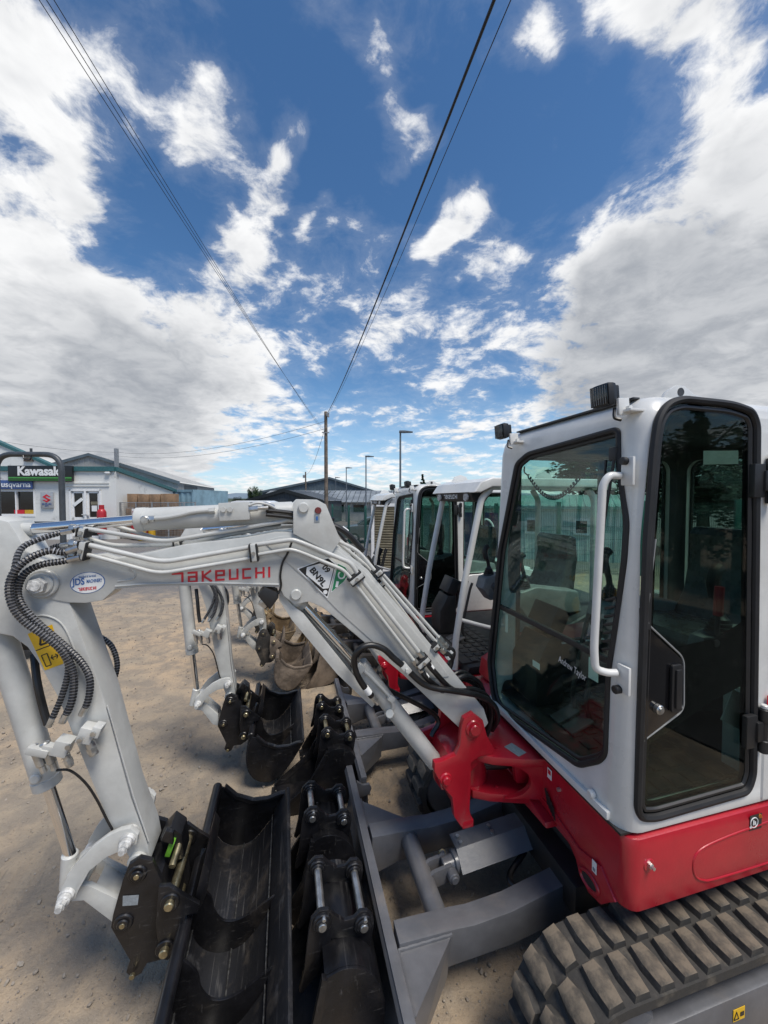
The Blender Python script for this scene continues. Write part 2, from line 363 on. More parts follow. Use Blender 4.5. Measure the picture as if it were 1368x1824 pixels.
    def each(s, name, mats, parent=None, smooth=35):
        for q in pieces(s): q.build(name, mats, parent, smooth)
    def build(s, name, mats, parent=None, smooth=35, **kw):
        return obj(name, s.mesh(name, mats, smooth), parent, **kw)
def pieces(mb):
    """split a builder into its separate pieces (parts whose boxes touch stay together)"""
    par = list(range(len(mb.v)))
    def find(a):
        while par[a] != a: par[a] = par[par[a]]; a = par[a]
        return a
    for f in mb.f:
        for v in f[1:]: par[find(v)] = find(f[0])
    box = {}
    for i, v in enumerate(mb.v):
        r_ = find(i); b_ = box.setdefault(r_, [list(v), list(v)])
        for k in range(3): b_[0][k] = min(b_[0][k], v[k]); b_[1][k] = max(b_[1][k], v[k])
    keys = list(box); grp = {k: k for k in keys}
    def gf(a):
        while grp[a] != a: a = grp[a]
        return a
    for i, a in enumerate(keys):
        for c in keys[i + 1:]:
            A, B_ = box[a], box[c]
            if all(A[0][k] <= B_[1][k] + .001 and B_[0][k] <= A[1][k] + .001 for k in range(3)): grp[gf(c)] = gf(a)
    out_ = {}
    for f, m_ in zip(mb.f, mb.m): out_.setdefault(gf(find(f[0])), []).append((f, m_))
    for fl in out_.values():
        idx = {}; q = MB()
        for f, m_ in fl:
            for v in f:
                if v not in idx: idx[v] = len(q.v); q.v.append(mb.v[v])
            q.f.append(tuple(idx[v] for v in f)); q.m.append(m_)
        yield q
def obj(name, me, parent=None, label=None, cat=None, group=None, kind=None, loc=None):
    o = bpy.data.objects.new(name, me); COL.objects.link(o)
    if parent: o.parent = parent
    if loc is not None: o.location = loc
    tag(o, label, cat, group, kind); return o
def tag(o, label=None, cat=None, group=None, kind=None):
    if label: o['label'] = label
    if cat: o['category'] = cat
    if group: o['group'] = group
    if kind: o['kind'] = kind
    return o
def empty(name, loc, rz=0, **kw):
    o = bpy.data.objects.new(name, None); COL.objects.link(o); o.location = loc; o.rotation_euler = (0, 0, rz); o.empty_display_size = 0.2
    tag(o, **kw); return o
def copy_tree(o, parent=None, skip=(), swap=None):
    if o.name.split('.')[0] in skip: return None
    c = o.copy(); COL.objects.link(c); c.parent = parent
    if swap and c.type == 'MESH':
        for i, sl in enumerate(c.material_slots):
            nm = sl.material.name if sl.material else ''
            if nm in swap: sl.link = 'OBJECT'; sl.material = M[swap[nm]]
    for ch in [x for x in COL.objects if x.parent == o]: copy_tree(ch, c, skip, swap)
    return c
def fillet(path, rad, k=5):
    path = [Vector(p) for p in path]; out_ = [path[0]]
    for i in range(1, len(path) - 1):
        a, b, c = path[i - 1], path[i], path[i + 1]
        d1, d2 = (a - b), (c - b); l = min(rad, d1.length * 0.45, d2.length * 0.45)
        p, q = b + d1.normalized() * l, b + d2.normalized() * l
        for j in range(k + 1):
            t = j / k; out_.append(p * (1 - t) ** 2 + b * 2 * t * (1 - t) + q * t * t)
    out_.append(path[-1]); return out_
def fillet_loop(path, rad, k=4):
    path = [Vector((*p, 0)) if len(p) == 2 else Vector(p) for p in path]; N = len(path); out_ = []
    for i in range(N):
        a, b, c = path[i - 1], path[i], path[(i + 1) % N]
        d1, d2 = (a - b), (c - b); l = min(rad, d1.length * 0.45, d2.length * 0.45)
        p, q = b + d1.normalized() * l, b + d2.normalized() * l
        for j in range(k + 1):
            t = j / k; out_.append(p * (1 - t) ** 2 + b * 2 * t * (1 - t) + q * t * t)
    return out_
def spline(pts, per=8):
    P = [Vector(p) for p in pts]; P = [P[0] * 2 - P[1]] + P + [P[-1] * 2 - P[-2]]; out_ = []
    for i in range(1, len(P) - 2):
        for j in range(per):
            t = j / per; p0, p1, p2, p3 = P[i - 1:i + 3]
            out_.append(0.5 * ((2 * p1) + (p2 - p0) * t + (2 * p0 - 5 * p1 + 4 * p2 - p3) * t * t + (3 * p1 - p0 - 3 * p2 + p3) * t ** 3))
    out_.append(P[-2]); return out_
def resample(path, step):
    out_ = [path[0]]; acc = 0
    for a, b in zip(path, path[1:]):
        L = (b - a).length; t = step - acc
        while t <= L and L > 0: out_.append(a.lerp(b, t / L)); t += step
        acc = (acc + L) % step
    return out_
def arc(c, r, a0, a1, k): return [(c[0] + r * math.cos(R(a0 + (a1 - a0) * i / k)), c[1] + r * math.sin(R(a0 + (a1 - a0) * i / k))) for i in range(k + 1)]
def rrect(x0, x1, y0, y1, r, k=5):
    return arc((x1 - r, y1 - r), r, 0, 90, k) + arc((x0 + r, y1 - r), r, 90, 180, k) + arc((x0 + r, y0 + r), r, 180, 270, k) + arc((x1 - r, y0 + r), r, 270, 360, k)
FONTS = {}
def text_mesh(txt, size, bold=0.0, thick=0.0008):
    cu = bpy.data.curves.new('lettering', 'FONT'); cu.body = txt; cu.size = size; cu.offset = bold; cu.extrude = thick; cu.align_x = 'CENTER'; cu.align_y = 'CENTER'; cu.resolution_u = 3
    o = bpy.data.objects.new('lettering', cu); COL.objects.link(o)
    dg = bpy.context.evaluated_depsgraph_get(); me = bpy.data.meshes.new_from_object(o.evaluated_get(dg))
    bpy.data.objects.remove(o); bpy.data.curves.remove(cu); me.materials.clear(); return me
def text(txt, size, at, xdir, zdir, material, parent, bold=0.0, name='lettering', thick=0.0008, width=None):
    me = text_mesh(txt, size, bold, thick); me.materials.append(M[material])
    x = Vector(xdir).normalized(); y = Vector(zdir).normalized(); z = x.cross(y)
    mt = Matrix((x, y, z)).transposed().to_4x4(); mt.translation = Vector(at)
    if width:
        w = max(v.co.x for v in me.vertices) - min(v.co.x for v in me.vertices); mt = mt @ Matrix.Diagonal((width / w, 1, 1, 1))
    me.transform(mt); return obj(name, me, parent)
def hexbolt(mb, p, d, r, h, mi=0): mb.cyl(p, Vector(p) + Vector(d).normalized() * h, r, n=6, mi=mi)
def gz(x, y):
    def ss(a, b, t): t = max(0, min(1, (t - a) / (b - a))); return t * t * (3 - 2 * t)
    return -0.70 * ss(2.2, 21, y) * ss(-14, -1, x)

# ------------------------------------------------------------------ measured outlines of the nearest machine (metres, machine frame)
D = {}
D['boom']=[(2.76,1.774),(2.75,1.814),(2.716,1.845),(2.664,1.855),(2.516,1.875),(2.476,1.858),(2.38,1.874),(2.236,1.904),(2.006,1.927),(1.896,1.946),(1.78,1.943),(1.703,1.92),(1.622,1.867),(1.506,1.772),(1.238,1.447),(0.936,1.075),(0.911,1.0),(0.965,0.942),(1.05,0.983),(1.34,1.283),(1.647,1.567),(1.705,1.619),(1.759,1.647),(1.821,1.639),(1.864,1.678),(1.882,1.716),(2.166,1.739),(2.382,1.745),(2.478,1.742),(2.52,1.702),(2.576,1.695),(2.626,1.7),(2.71,1.722),(2.749,1.741)]
D['boom_plate']=[(1.947,1.91),(1.874,1.929),(1.78,1.929),(1.708,1.906),(1.627,1.853),(1.518,1.763),(1.257,1.441),(1.118,1.253),(1.243,1.254),(1.463,1.431),(1.642,1.605),(1.737,1.711),(1.829,1.799)]
D['bracket']=[(1.824,1.94),(1.823,2.066),(1.807,2.082),(1.726,2.08),(1.689,2.059),(1.628,1.907),(1.666,1.853),(1.783,1.916)]
D['bracket_pin']=[(1.782,2.047),(1.722,2.035),(1.727,2.002)]
D['logo']=[(2.277,1.752),(1.915,1.76),(2.276,1.794),(1.915,1.807)]
D['oval']=[(2.567,1.772),(2.622,1.769),(2.509,1.775),(2.57,1.732),(2.566,1.812)]
D['diamond']=[(1.811,1.791),(1.677,1.835),(1.644,1.803),(1.683,1.657)]
D['face']=[(1.769,1.796),(1.713,1.81),(1.656,1.786),(1.678,1.702),(1.702,1.701),(1.772,1.765)]
D['regtext']=[(1.723,1.753),(1.689,1.785),(1.744,1.725),(1.692,1.686),(1.751,1.781),(1.702,1.716),(1.625,1.753),(1.642,1.717)]
D['green']=[(1.639,1.807),(1.605,1.789),(1.59,1.759),(1.613,1.726),(1.666,1.685)]
D['boom_pins']=[(2.706,1.777),(1.814,1.682),(0.994,0.991)]
D['lug']=[(1.08,1.043),(1.069,1.076),(1.021,1.095),(0.972,1.054),(0.951,0.979),(0.912,0.908),(0.927,0.886),(0.991,0.883),(1.031,0.863),(1.032,0.735),(1.037,0.645),(1.017,0.558),(1.077,0.565),(1.114,0.623),(1.125,0.716),(1.181,0.79),(1.214,0.858),(1.212,0.894),(1.173,0.895),(1.107,0.911),(1.088,0.952)]
D['lug_pins']=[(1.02,1.024),(1.159,0.812)]
D['p1']=[(2.561,0.105,1.917),(2.549,0.105,1.915),(2.308,0.105,1.842),(1.995,0.105,1.89),(1.978,0.105,1.898),(1.827,0.105,1.917),(1.782,0.105,1.899),(1.585,0.105,1.81),(1.554,0.105,1.755),(1.27,0.105,1.384)]
D['p2']=[(2.562,0.105,1.88),(2.543,0.105,1.878),(2.32,0.105,1.799),(1.995,0.105,1.845),(1.967,0.105,1.859),(1.836,0.105,1.878),(1.791,0.105,1.862),(1.619,0.105,1.783),(1.59,0.105,1.75),(1.294,0.105,1.348)]
D['t1']=[(2.582,0.055,1.971),(2.564,0.055,1.969),(2.315,0.055,1.915),(1.873,0.055,1.988),(1.837,0.055,1.997),(1.779,0.055,1.97),(1.547,0.055,1.857),(1.484,0.055,1.78),(1.166,0.055,1.401)]
D['t2']=[(2.589,0.0,1.928),(2.513,0.0,1.899),(2.277,0.0,1.897),(2.057,-0.0,1.938),(1.874,0.0,1.963)]
D['t3']=[(2.544,-0.06,1.98),(2.351,-0.06,1.911),(2.266,-0.06,1.914),(1.875,-0.06,1.974)]
D['t4']=[(1.633,0.01,1.892),(1.505,0.01,1.786),(1.421,0.01,1.686),(1.191,0.01,1.376)]
D['t5']=[(1.522,-0.04,1.818),(1.436,-0.04,1.757),(1.113,-0.04,1.384)]
D['clamps']=[(2.566,0.1,1.896),(1.978,0.1,1.868),(1.563,0.1,1.743),(1.261,0.1,1.35),(1.455,0.04,1.756),(1.431,0.02,1.705),(1.187,0.03,1.399),(2.585,0.05,1.958),(2.277,-0.0,1.899)]
D['armcyl']=[(2.84,1.966),(2.423,2.0),(1.822,2.026),(2.77,1.973)]
D['armcyl_pipe']=[(2.369,0.045,2.006),(2.319,0.05,2.008),(2.259,0.05,2.018),(2.208,0.05,2.033),(2.152,0.05,2.037)]
D['arm']=[(2.879,2.021),(2.831,2.009),(2.808,2.002),(2.785,1.958),(2.756,1.889),(2.71,1.856),(2.659,1.813),(2.648,1.761),(2.628,1.695),(2.529,1.337),(2.445,0.928),(2.39,0.737),(2.379,0.662),(2.434,0.646),(2.486,0.759),(2.517,0.828),(2.676,1.356),(2.734,1.492),(2.763,1.546),(2.806,1.589),(2.858,1.606),(2.938,1.633),(2.951,1.748),(2.93,1.904)]
D['arm_pins']=[(2.455,0.77),(2.424,0.673),(2.712,1.774)]
D['link']=[(2.468,0.834),(2.434,0.835),(2.408,0.803),(2.413,0.767),(2.447,0.759),(2.514,0.74),(2.57,0.701),(2.607,0.635),(2.617,0.606),(2.647,0.601),(2.667,0.632),(2.659,0.664),(2.623,0.725),(2.559,0.789),(2.509,0.821)]
D['link_pins']=[(2.443,0.793),(2.643,0.63)]
D['hlink']=[(2.66,0.625),(2.591,0.606),(2.489,0.521),(2.471,0.429),(2.519,0.443),(2.611,0.553),(2.662,0.562)]
D['bcyl']=[(2.912,1.697),(2.892,1.623),(2.749,0.985),(2.744,0.966),(2.671,0.648),(2.697,0.563)]
D['hitch']=[(2.406,0.708),(2.364,0.686),(2.338,0.617),(2.286,0.513),(2.275,0.419),(2.293,0.309),(2.335,0.283),(2.388,0.283),(2.408,0.249),(2.439,0.238),(2.46,0.269),(2.446,0.312),(2.507,0.461),(2.499,0.51),(2.464,0.635),(2.444,0.688)]
D['hitch_pins']=[(2.413,0.649),(2.464,0.471),(2.435,0.262),(2.298,0.516),(2.323,0.341),(2.419,0.648)]
D['bucket_ear']=[(2.328,0.623),(2.292,0.616),(2.249,0.572),(2.188,0.516),(2.197,0.486),(2.237,0.488),(2.274,0.35),(2.302,0.327),(2.329,0.344),(2.34,0.481)]
D['ear_pins']=[(2.289,0.556),(2.309,0.379),(2.241,0.699)]
D['tag']=[(2.464,0.576),(2.41,0.566),(2.415,0.527),(2.466,0.536)]
D['warn']=[(2.76,1.595),(2.684,1.624),(2.652,1.475),(2.711,1.456)]
D['h1']=[(2.572,0.12,1.907),(2.621,0.12,1.893),(2.656,0.13,1.901),(2.705,0.14,1.881),(2.742,0.15,1.845),(2.764,0.15,1.789),(2.757,0.15,1.719),(2.729,0.14,1.658),(2.676,0.13,1.599),(2.627,0.12,1.532),(2.604,0.11,1.449),(2.61,0.11,1.353),(2.643,0.11,1.273)]
D['h2']=[(2.568,0.12,1.873),(2.625,0.12,1.861),(2.687,0.12,1.851),(2.736,0.12,1.822),(2.758,0.12,1.764),(2.745,0.12,1.708),(2.704,0.12,1.649),(2.625,0.11,1.55),(2.58,0.1,1.48),(2.557,0.1,1.416),(2.564,0.1,1.342),(2.588,0.1,1.286)]
D['h3']=[(2.616,0.06,1.966),(2.671,0.06,1.954),(2.718,0.08,1.935),(2.751,0.1,1.912),(2.76,0.12,1.866),(2.766,0.12,1.788),(2.756,0.1,1.693),(2.698,0.1,1.606),(2.639,0.1,1.521),(2.624,0.1,1.464),(2.646,0.1,1.367),(2.69,0.1,1.259)]
D['h4']=[(2.677,-0.05,1.903),(2.744,-0.07,1.891),(2.778,-0.08,1.858),(2.794,-0.09,1.79),(2.773,-0.1,1.696),(2.679,-0.1,1.574),(2.616,-0.1,1.522),(2.566,-0.1,1.473),(2.545,-0.1,1.402),(2.552,-0.1,1.341),(2.584,-0.1,1.287)]
D['h5']=[(2.781,-0.0,1.494),(2.752,0.04,1.403),(2.731,0.05,1.31),(2.712,0.06,1.25)]
D['wire']=[(2.674,0.09,1.09),(2.631,0.09,1.08),(2.584,0.09,1.025),(2.553,0.08,0.947),(2.524,0.075,0.86),(2.506,0.075,0.816)]
D['loop']=[(1.49,0.08,1.209),(1.535,0.09,1.275),(1.564,0.1,1.337),(1.573,0.11,1.399),(1.55,0.12,1.442),(1.503,0.12,1.454),(1.446,0.12,1.432),(1.398,0.12,1.385),(1.346,0.12,1.337),(1.249,0.12,1.247),(1.11,0.12,1.204),(0.971,0.1,1.153),(0.879,0.07,1.079),(0.842,0.04,0.993),(0.849,-0.0,0.914)]
D['mani']=[(2.642,0.105,1.186),(2.564,0.105,1.222),(2.726,0.1,1.162),(2.694,0.1,1.167),(2.62,0.1,1.133),(2.549,0.1,1.121)]
D['liftcyl']=[(1.813,1.656),(1.572,1.352),(1.53,1.316),(1.156,0.797),(1.105,0.712)]
D['guard']=[(1.883,1.706),(1.828,1.631),(1.784,1.594),(1.465,1.16),(1.483,1.144),(1.64,1.314),(1.831,1.568),(1.883,1.658)]
D['liftpipe']=[(1.534,0.045,1.325),(1.488,0.05,1.284),(1.431,0.05,1.218),(1.394,0.05,1.174),(1.379,0.045,1.125),(1.395,0.035,1.095)]
D['lamp']=[(1.94,1.723),(1.891,1.697),(1.885,1.673),(1.919,1.626),(1.967,1.69)]
D['lampwire']=[(1.826,0.1,1.916),(1.847,0.09,1.86),(1.868,0.085,1.818),(1.877,0.08,1.766),(1.875,0.08,1.719),(1.894,0.08,1.676)]
D['door']=[(0.666,0.994),(0.65,1.945),(0.627,2.273),(0.613,2.36),(0.573,2.414),(0.504,2.436),(0.272,2.432),(0.173,2.411),(0.143,2.361),(0.13,1.931),(0.106,1.015),(0.136,0.953),(0.585,0.941),(0.647,0.954)]
D['frit']=[(0.606,1.943),(0.639,1.652),(0.466,1.51),(0.46,1.318),(0.655,1.226),(0.656,0.992)]
D['wind']=[(-0.115,2.275),(-0.014,2.32),(0.521,2.348),(0.547,2.335),(0.558,2.203),(0.604,2.0),(0.603,1.86),(0.582,1.61),(0.563,1.436),(0.57,1.132),(0.542,1.086),(0.438,0.997),(-0.174,0.91),(-0.235,0.95),(-0.295,1.121),(-0.238,1.793)]
D['bar']=[(-0.237,1.451),(0.484,1.48)]
D['small_door']=[(0.594,1.335),(0.556,1.495),(0.487,1.481),(0.488,1.351),(0.547,1.346)]
# ------------------------------------------------------------------ excavators
F_AX = Vector((-0.9692, -0.2462, 0)); N_AX = Vector((0.2462, -0.9692, 0)); ORG = Vector((1.370, 2.123, 0))
RZ = math.atan2(F_AX.y, F_AX.x)
m1 = empty('excavator', ORG, RZ, label='nearest excavator, red and white with closed cab and registration diamond on its boom', cat='excavator', group='excavators parked in a row')
HT = 0.075
def pin(mb, x, z, r, y0, y1, mi=0, n=18, ch=0.004): mb.cyl((x, y0, z), (x, y1, z), r, n=n, mi=mi, ch=ch)

# ---- boom
b = MB(); b.prism(D['boom'], -HT, HT, bevel=0.006)
for x, z in D['boom_pins'][:1]: pin(b, x, z, 0.052, -HT - 0.02, HT + 0.014); pin(b, x, z, 0.040, HT, HT + 0.024)
x, z = D['boom_pins'][1]; pin(b, x, z, 0.023, -HT - 0.012, HT + 0.012)
boom = b.build('boom', 'white_paint', m1)
MB().prism(D['boom_plate'], HT - 0.01, HT + 0.004, bevel=0.003).build('reinforcing_plate', 'white_paint', boom)
x, z = D['boom_pins'][0]
mb = MB(); hexbolt(mb, (x, HT + 0.024, z), (0, 1, 0), 0.028, 0.022); mb.cyl((x, HT + 0.04, z), (x, HT + 0.052, z), 0.017, n=14); mb.build('pivot_bolt', 'wet_paint_pin', boom)
# cylinder bracket: two cheek plates
mb = MB()
for s in (-1, 1): mb.prism(D['bracket'], s * 0.085 - 0.009, s * 0.085 + 0.009, bevel=0.003)
mb.each('cylinder_bracket', 'white_paint', boom)
bx, bz = D['bracket_pin'][0]; mb = MB(); pin(mb, bx, bz, 0.022, -0.11, 0.107); mb.each('bracket_pin', 'white_paint', boom)
bx, bz = D['bracket_pin'][1]; mb = MB(); pin(mb, bx, bz, 0.014, 0.09, 0.099, ch=0.002); mb.build('reflector', 'reflector_red', boom)
bx, bz = D['bracket_pin'][2]; MB().box((bx, 0.0952, bz), (0.022, 0.001, 0.034)).build('lifting_sticker', 'pale_decal', boom)
mb = MB(); mb.box((bx, 0.0962, bz), (0.008, 0.001, 0.016)); mb.build('sticker_mark', 'blue_decal', boom)
# weld bead along the lower flange
mb = MB(); mb.tube([(px_, HT + 0.001, pz_ + 0.012) for px_, pz_ in D['boom'][25:29]][::-1], 0.004, n=6)
mb.tube(spline([(2.43, HT + .001, 1.82), (2.41, HT + .001, 1.80), (2.42, HT + .001, 1.778), (2.47, HT + .001, 1.772)]), 0.003, n=6); mb.each('weld_bead', 'white_paint', boom)

# ---- maker's lettering in strokes
GLY = {'T': (0.62, [[(-.12, .90), (.50, .90), (.50, 0)]]), 'A': (0.66, [[(0.02, .90), (.56, .90), (.56, .0)], [(.56, .52), (.10, .52), (.10, .09), (.56, .09)]]),
       'K': (0.66, [[(.10, 1), (.10, 0)], [(.62, 1), (.14, .52), (.66, 0)]]), 'E': (0.68, [[(.62, .09), (.10, .09), (.10, .90), (.58, .90), (.58, .50), (.10, .50)]]),
       'U': (0.68, [[(.10, 1), (.10, .09), (.58, .09), (.58, 1)]]), 'C': (0.66, [[(.60, .90), (.10, .90), (.10, .09), (.60, .09)]]),
       'H': (0.68, [[(.10, 1), (.10, 0)], [(.58, 1), (.58, 0)], [(.10, .5), (.58, .5)]]), 'I': (0.20, [[(.10, 1), (.10, 0)]])}
def stroke_word(word, o, ux, uz, nrm, width, height, st=0.185, lift=0.0012, gap=0.17):
    tot = sum(GLY[c][0] for c in word) + gap * (len(word) - 1); mb = MB(); cur = 0; k = 0
    o, ux, uz, nrm = Vector(o), Vector(ux).normalized(), Vector(uz).normalized(), Vector(nrm).normalized(); sx = width / tot
    for c in word:
        w, strokes = GLY[c]
        for st_ in strokes:
            P2 = [Vector(((cur + p[0]) * sx, p[1] * height)) for p in st_]; h = st * height * 0.5; Lf, Rt = [], []
            for i, p in enumerate(P2):
                d1 = (P2[i] - P2[i - 1]).normalized() if i else (P2[1] - P2[0]).normalized()
                d2 = (P2[i + 1] - P2[i]).normalized() if i < len(P2) - 1 else d1
                t = (d1 + d2).normalized(); nn = Vector((-t.y, t.x)); m_ = h / max(0.45, nn.dot(Vector((-d1.y, d1.x))))
                Lf.append(p + nn * m_); Rt.append(p - nn * m_)
            lf = lift + 0.0004 * (k % 3); k += 1
            P3 = lambda q: o + ux * q.x + uz * q.y + nrm * lf
            for i in range(len(P2) - 1): mb.quad(P3(Rt[i]), P3(Rt[i + 1]), P3(Lf[i + 1]), P3(Lf[i]))
        cur += w + gap
    return mb
lg = D['logo']; o0 = Vector((lg[0][0], HT, lg[0][1])); ux = Vector((lg[1][0] - lg[0][0], 0, lg[1][1] - lg[0][1]))
stroke_word('TAKEUCHI', o0, ux, (0, 0, 1), (0, 1, 0), ux.length, 0.044).build('maker_lettering', 'red_decal', boom)
# ---- oval dealer sticker
ov = D['oval']; c0 = Vector((ov[0][0], HT, ov[0][1])); eu = Vector((ov[2][0] - ov[1][0], 0, ov[2][1] - ov[1][1])) * 0.5; ew = Vector((0, 0, 1)) * (ov[4][1] - ov[3][1]) * 0.5
def ellipse(mb, s, y): mb.add([c0 + eu * s * math.cos(a) + ew * s * math.sin(a) + Vector((0, y, 0)) for a in [2 * math.pi * i / 40 for i in range(40)]], [tuple(range(40))])
mb = MB(); ellipse(mb, 1.0, 0.0010); st = mb.build('dealer_sticker', 'blue_decal', boom)
mb = MB(); ellipse(mb, 0.95, 0.0016); mb.build('sticker_face', 'white_decal', boom)
xd = (eu.x, 0, eu.z)
text('JDS', 0.034, c0 + Vector((0.028, 0.0024, 0.004)), xd, (0, 0, 1), 'blue_decal', boom, bold=0.0009, thick=0.0003, width=0.040)
text('MACHINERY', 0.018, c0 + Vector((-0.022, 0.0024, 0.006)), xd, (0, 0, 1), 'blue_decal', boom, bold=0.0003, thick=0.0003, width=0.050)
text('Supplied & Serviced', 0.012, c0 + Vector((0.0, 0.0024, 0.024)), xd, (0, 0, 1), 'blue_decal', boom, thick=0.0003, width=0.055)
stroke_word('TAKEUCHI', c0 + Vector((0.030, 0.001, -0.029)), xd, (0, 0, 1), (0, 1, 0), 0.058, 0.0115, st=0.2).build('sticker_lettering', 'red_decal', boom)
# ---- registration diamond and green triangle
def sheet(pts, y, name, m_, par, rad=0.006):
    q = fillet_loop(pts, rad); mb = MB(); mb.prism([(p.x, p.y) for p in q], y - 0.0006, y); return mb.build(name, m_, par)
dm = [Vector(p) for p in D['diamond']]; dc = sum(dm, Vector((0, 0))) / 4; YS = HT + 0.004
sheet(dm, YS + 0.0012, 'registration_plate', 'white_decal', boom)
sheet([dc + (p - dc) * 0.93 for p in dm], YS + 0.0018, 'plate_border', 'black_decal', boom)
sheet([Vector(p) for p in D['face']], YS + 0.0024, 'plate_face', 'white_decal', boom, 0.002)
rt_ = [Vector(p) for p in D['regtext']]; ax_ = (rt_[5] - rt_[4]).normalized(); axd = Vector((ax_.x, 0, ax_.y)); upd = Vector((0, 1, 0)).cross(axd) * -1
if upd.z < 0: upd = -upd
text('09', 0.034, (rt_[1].x, YS + 0.0034, rt_[1].y), axd, upd, 'black_decal', boom, bold=0.0010, thick=0.0003)
text('BN9L', 0.035, (rt_[0].x, YS + 0.0034, rt_[0].y), axd, upd, 'black_decal', boom, bold=0.0012, thick=0.0003, width=(rt_[5] - rt_[4]).length * 1.12)
mb = MB(); mb.box((rt_[2].x, YS + 0.0024, rt_[2].y), (.075, .001, .0045), Matrix((axd, V(0, 1, 0), axd.cross(V(0, 1, 0)))).transposed()); mb.build('plate_strip', 'pale_decal', boom)
mb = MB(); pin(mb, rt_[3].x, rt_[3].y, 0.009, YS + 0.002, YS + 0.003, ch=0); mb.build('plate_disc', 'white_decal', boom)
gt = [Vector(p) for p in D['green']]; gc = sum(gt, Vector((0, 0))) / 5
sheet([gc + (p - gc) * 1.05 for p in gt], YS + 0.001, 'triangle_sticker', 'white_decal', boom, 0.004)
sheet([gc + (p - gc) * 0.97 for p in gt], YS + 0.0018, 'triangle_face', 'green_decal', boom, 0.004)
gd = (gt[0] - gt[4]).normalized(); gxd = Vector((gd.x, 0, gd.y)); gup = Vector((0, 1, 0)).cross(gxd) * -1
text('C', 0.045, (rt_[6].x, YS + 0.0026, rt_[6].y), gxd, gup, 'white_decal', boom, bold=.001, thick=0.0003)
MB().box((rt_[7].x, YS + 0.0026, rt_[7].y), (0.026, 0.001, 0.011), Matrix((gxd, V(0, 1, 0), gxd.cross(V(0, 1, 0)))).transposed()).build('triangle_strip', 'white_decal', boom)
# ---- pipes and clamps on the boom
PIPES = [('p1', 0.0098), ('p2', 0.0076), ('t1', 0.0085), ('t2', 0.0085), ('t3', 0.0085), ('t4', 0.008), ('t5', 0.008)]
for k, r in PIPES: MB().tube(fillet(D[k], 0.045), r, n=12).build('hydraulic_pipe', 'white_paint', boom)
def dirv(i):  # direction of the boom at the clamp
    return {0: (-.97, 0, -.2), 1: (-.98, 0, .1), 2: (-.6, 0, -.8), 3: (-.6, 0, -.8), 4: (-.63, 0, -.77), 5: (-.63, 0, -.77), 6: (-.63, 0, -.77), 7: (-.97, 0, -.2), 8: (-.99, 0, .1)}[i]
CL = [(0.022, 0.040, 0.062), (0.022, 0.04, 0.066), (0.024, 0.04, 0.062), (0.024, 0.042, 0.062), (0.024, 0.075, 0.030), (0.022, 0.06, 0.026), (0.024, 0.11, 0.030), (0.022, 0.045, 0.03), (0.022, 0.045, 0.028)]
for i, c in enumerate(D['clamps']):
    dx = Vector(dirv(i)).normalized(); zy = Vector((0, 1, 0)); zz = dx.cross(zy); rot = Matrix((dx, zy, zz)).transposed()
    if rot.determinant() < 0: rot = Matrix((dx, zy, -zz)).transposed()
    s = CL[i]; cp = Vector(c)
    cl = MB().box(cp, (s[0] * .9, s[1] + .008, s[2]), rot, 0.003).build('pipe_clamp', 'white_paint', boom)
    for sg in (-1, 1): MB().box(cp + dx * sg * s[0] * .60, (s[0] * .30, s[1] + .012, s[2] + .006), rot, 0.004).build('clamp_rubber', 'seal_rubber', boom)
    mb = MB(); hexbolt(mb, cp + zy * (s[1] * .5), zy, 0.0075, 0.012); mb.build('clamp_bolt', 'zinc', boom)
# fittings at the pipe ends
mb = MB()
for k in ('p1', 'p2', 't1', 't4', 't5'):
    e = Vector(D[k][-1]); d_ = (e - Vector(D[k][-2])).normalized()
    mb.cyl(e - d_ * .02, e + d_ * .012, 0.015, n=6); mb.cyl(e + d_ * .012, e + d_ * .03, 0.012, n=12); mb.cyl(e + d_ * .03, e + d_ * .05, 0.0155, n=6)
for k in ('p1', 'p2', 't1', 't2', 't3'):
    e = Vector(D[k][0]); d_ = (e - Vector(D[k][1])).normalized()
    mb.cyl(e, e + d_ * .014, 0.0145, n=6); mb.cyl(e + d_ * .014, e + d_ * .03, 0.011, n=12); mb.cyl(e + d_ * .03, e + d_ * .046, 0.015, n=6)
mb.each('pipe_fitting', 'zinc', boom)
# hoses from pipe ends into the swing bracket
hz_ = [('p1', .02, .0), ('p2', .03, -.03), ('t1', 0, .03), ('t4', -.04, .0), ('t5', -.08, .02)]
for i, (k, dy, dzz) in enumerate(hz_):
    e = Vector(D[k][-1]); d_ = (e - Vector(D[k][-2])).normalized(); a = e + d_ * .045
    yy = 0.07 - 0.035 * i
    pth = [a, a + d_ * .06, Vector((1.10, yy + .01, 1.19 + dzz - .012 * i)), Vector((.99, yy - .01, 1.17 + dzz)), Vector((.90, yy - .03, 1.11 + dzz)), Vector((.86, yy - .05, 1.02)), Vector((.87, yy - .06, .93)), Vector((.90, yy - .07, .86))]
    MB().tube(spline(pth, 7), 0.0125, n=10).build('boom_hose', 'hose_rubber', boom)
    MB().tube([a + d_ * .026, a + d_ * .046], 0.0138, n=10).build('hose_band', 'white_decal', boom)
MB().tube(spline(D['loop'], 7), 0.0135, n=12).build('boom_hose', 'hose_rubber', boom)
L0, L1 = Vector(D['loop'][0]), Vector(D['loop'][1]); dl = (L0 - L1).normalized()
MB().tube([L1.lerp(L0, .3), L1.lerp(L0, .75)], 0.0150, n=12).build('hose_band', 'white_decal', boom)
mb = MB(); mb.cyl(L0, L0 + dl * .03, .013, n=6); mb.cyl(L0 + dl * .03, L0 + dl * .05, .011, n=12); mb.build('hose_fitting', 'zinc', boom)
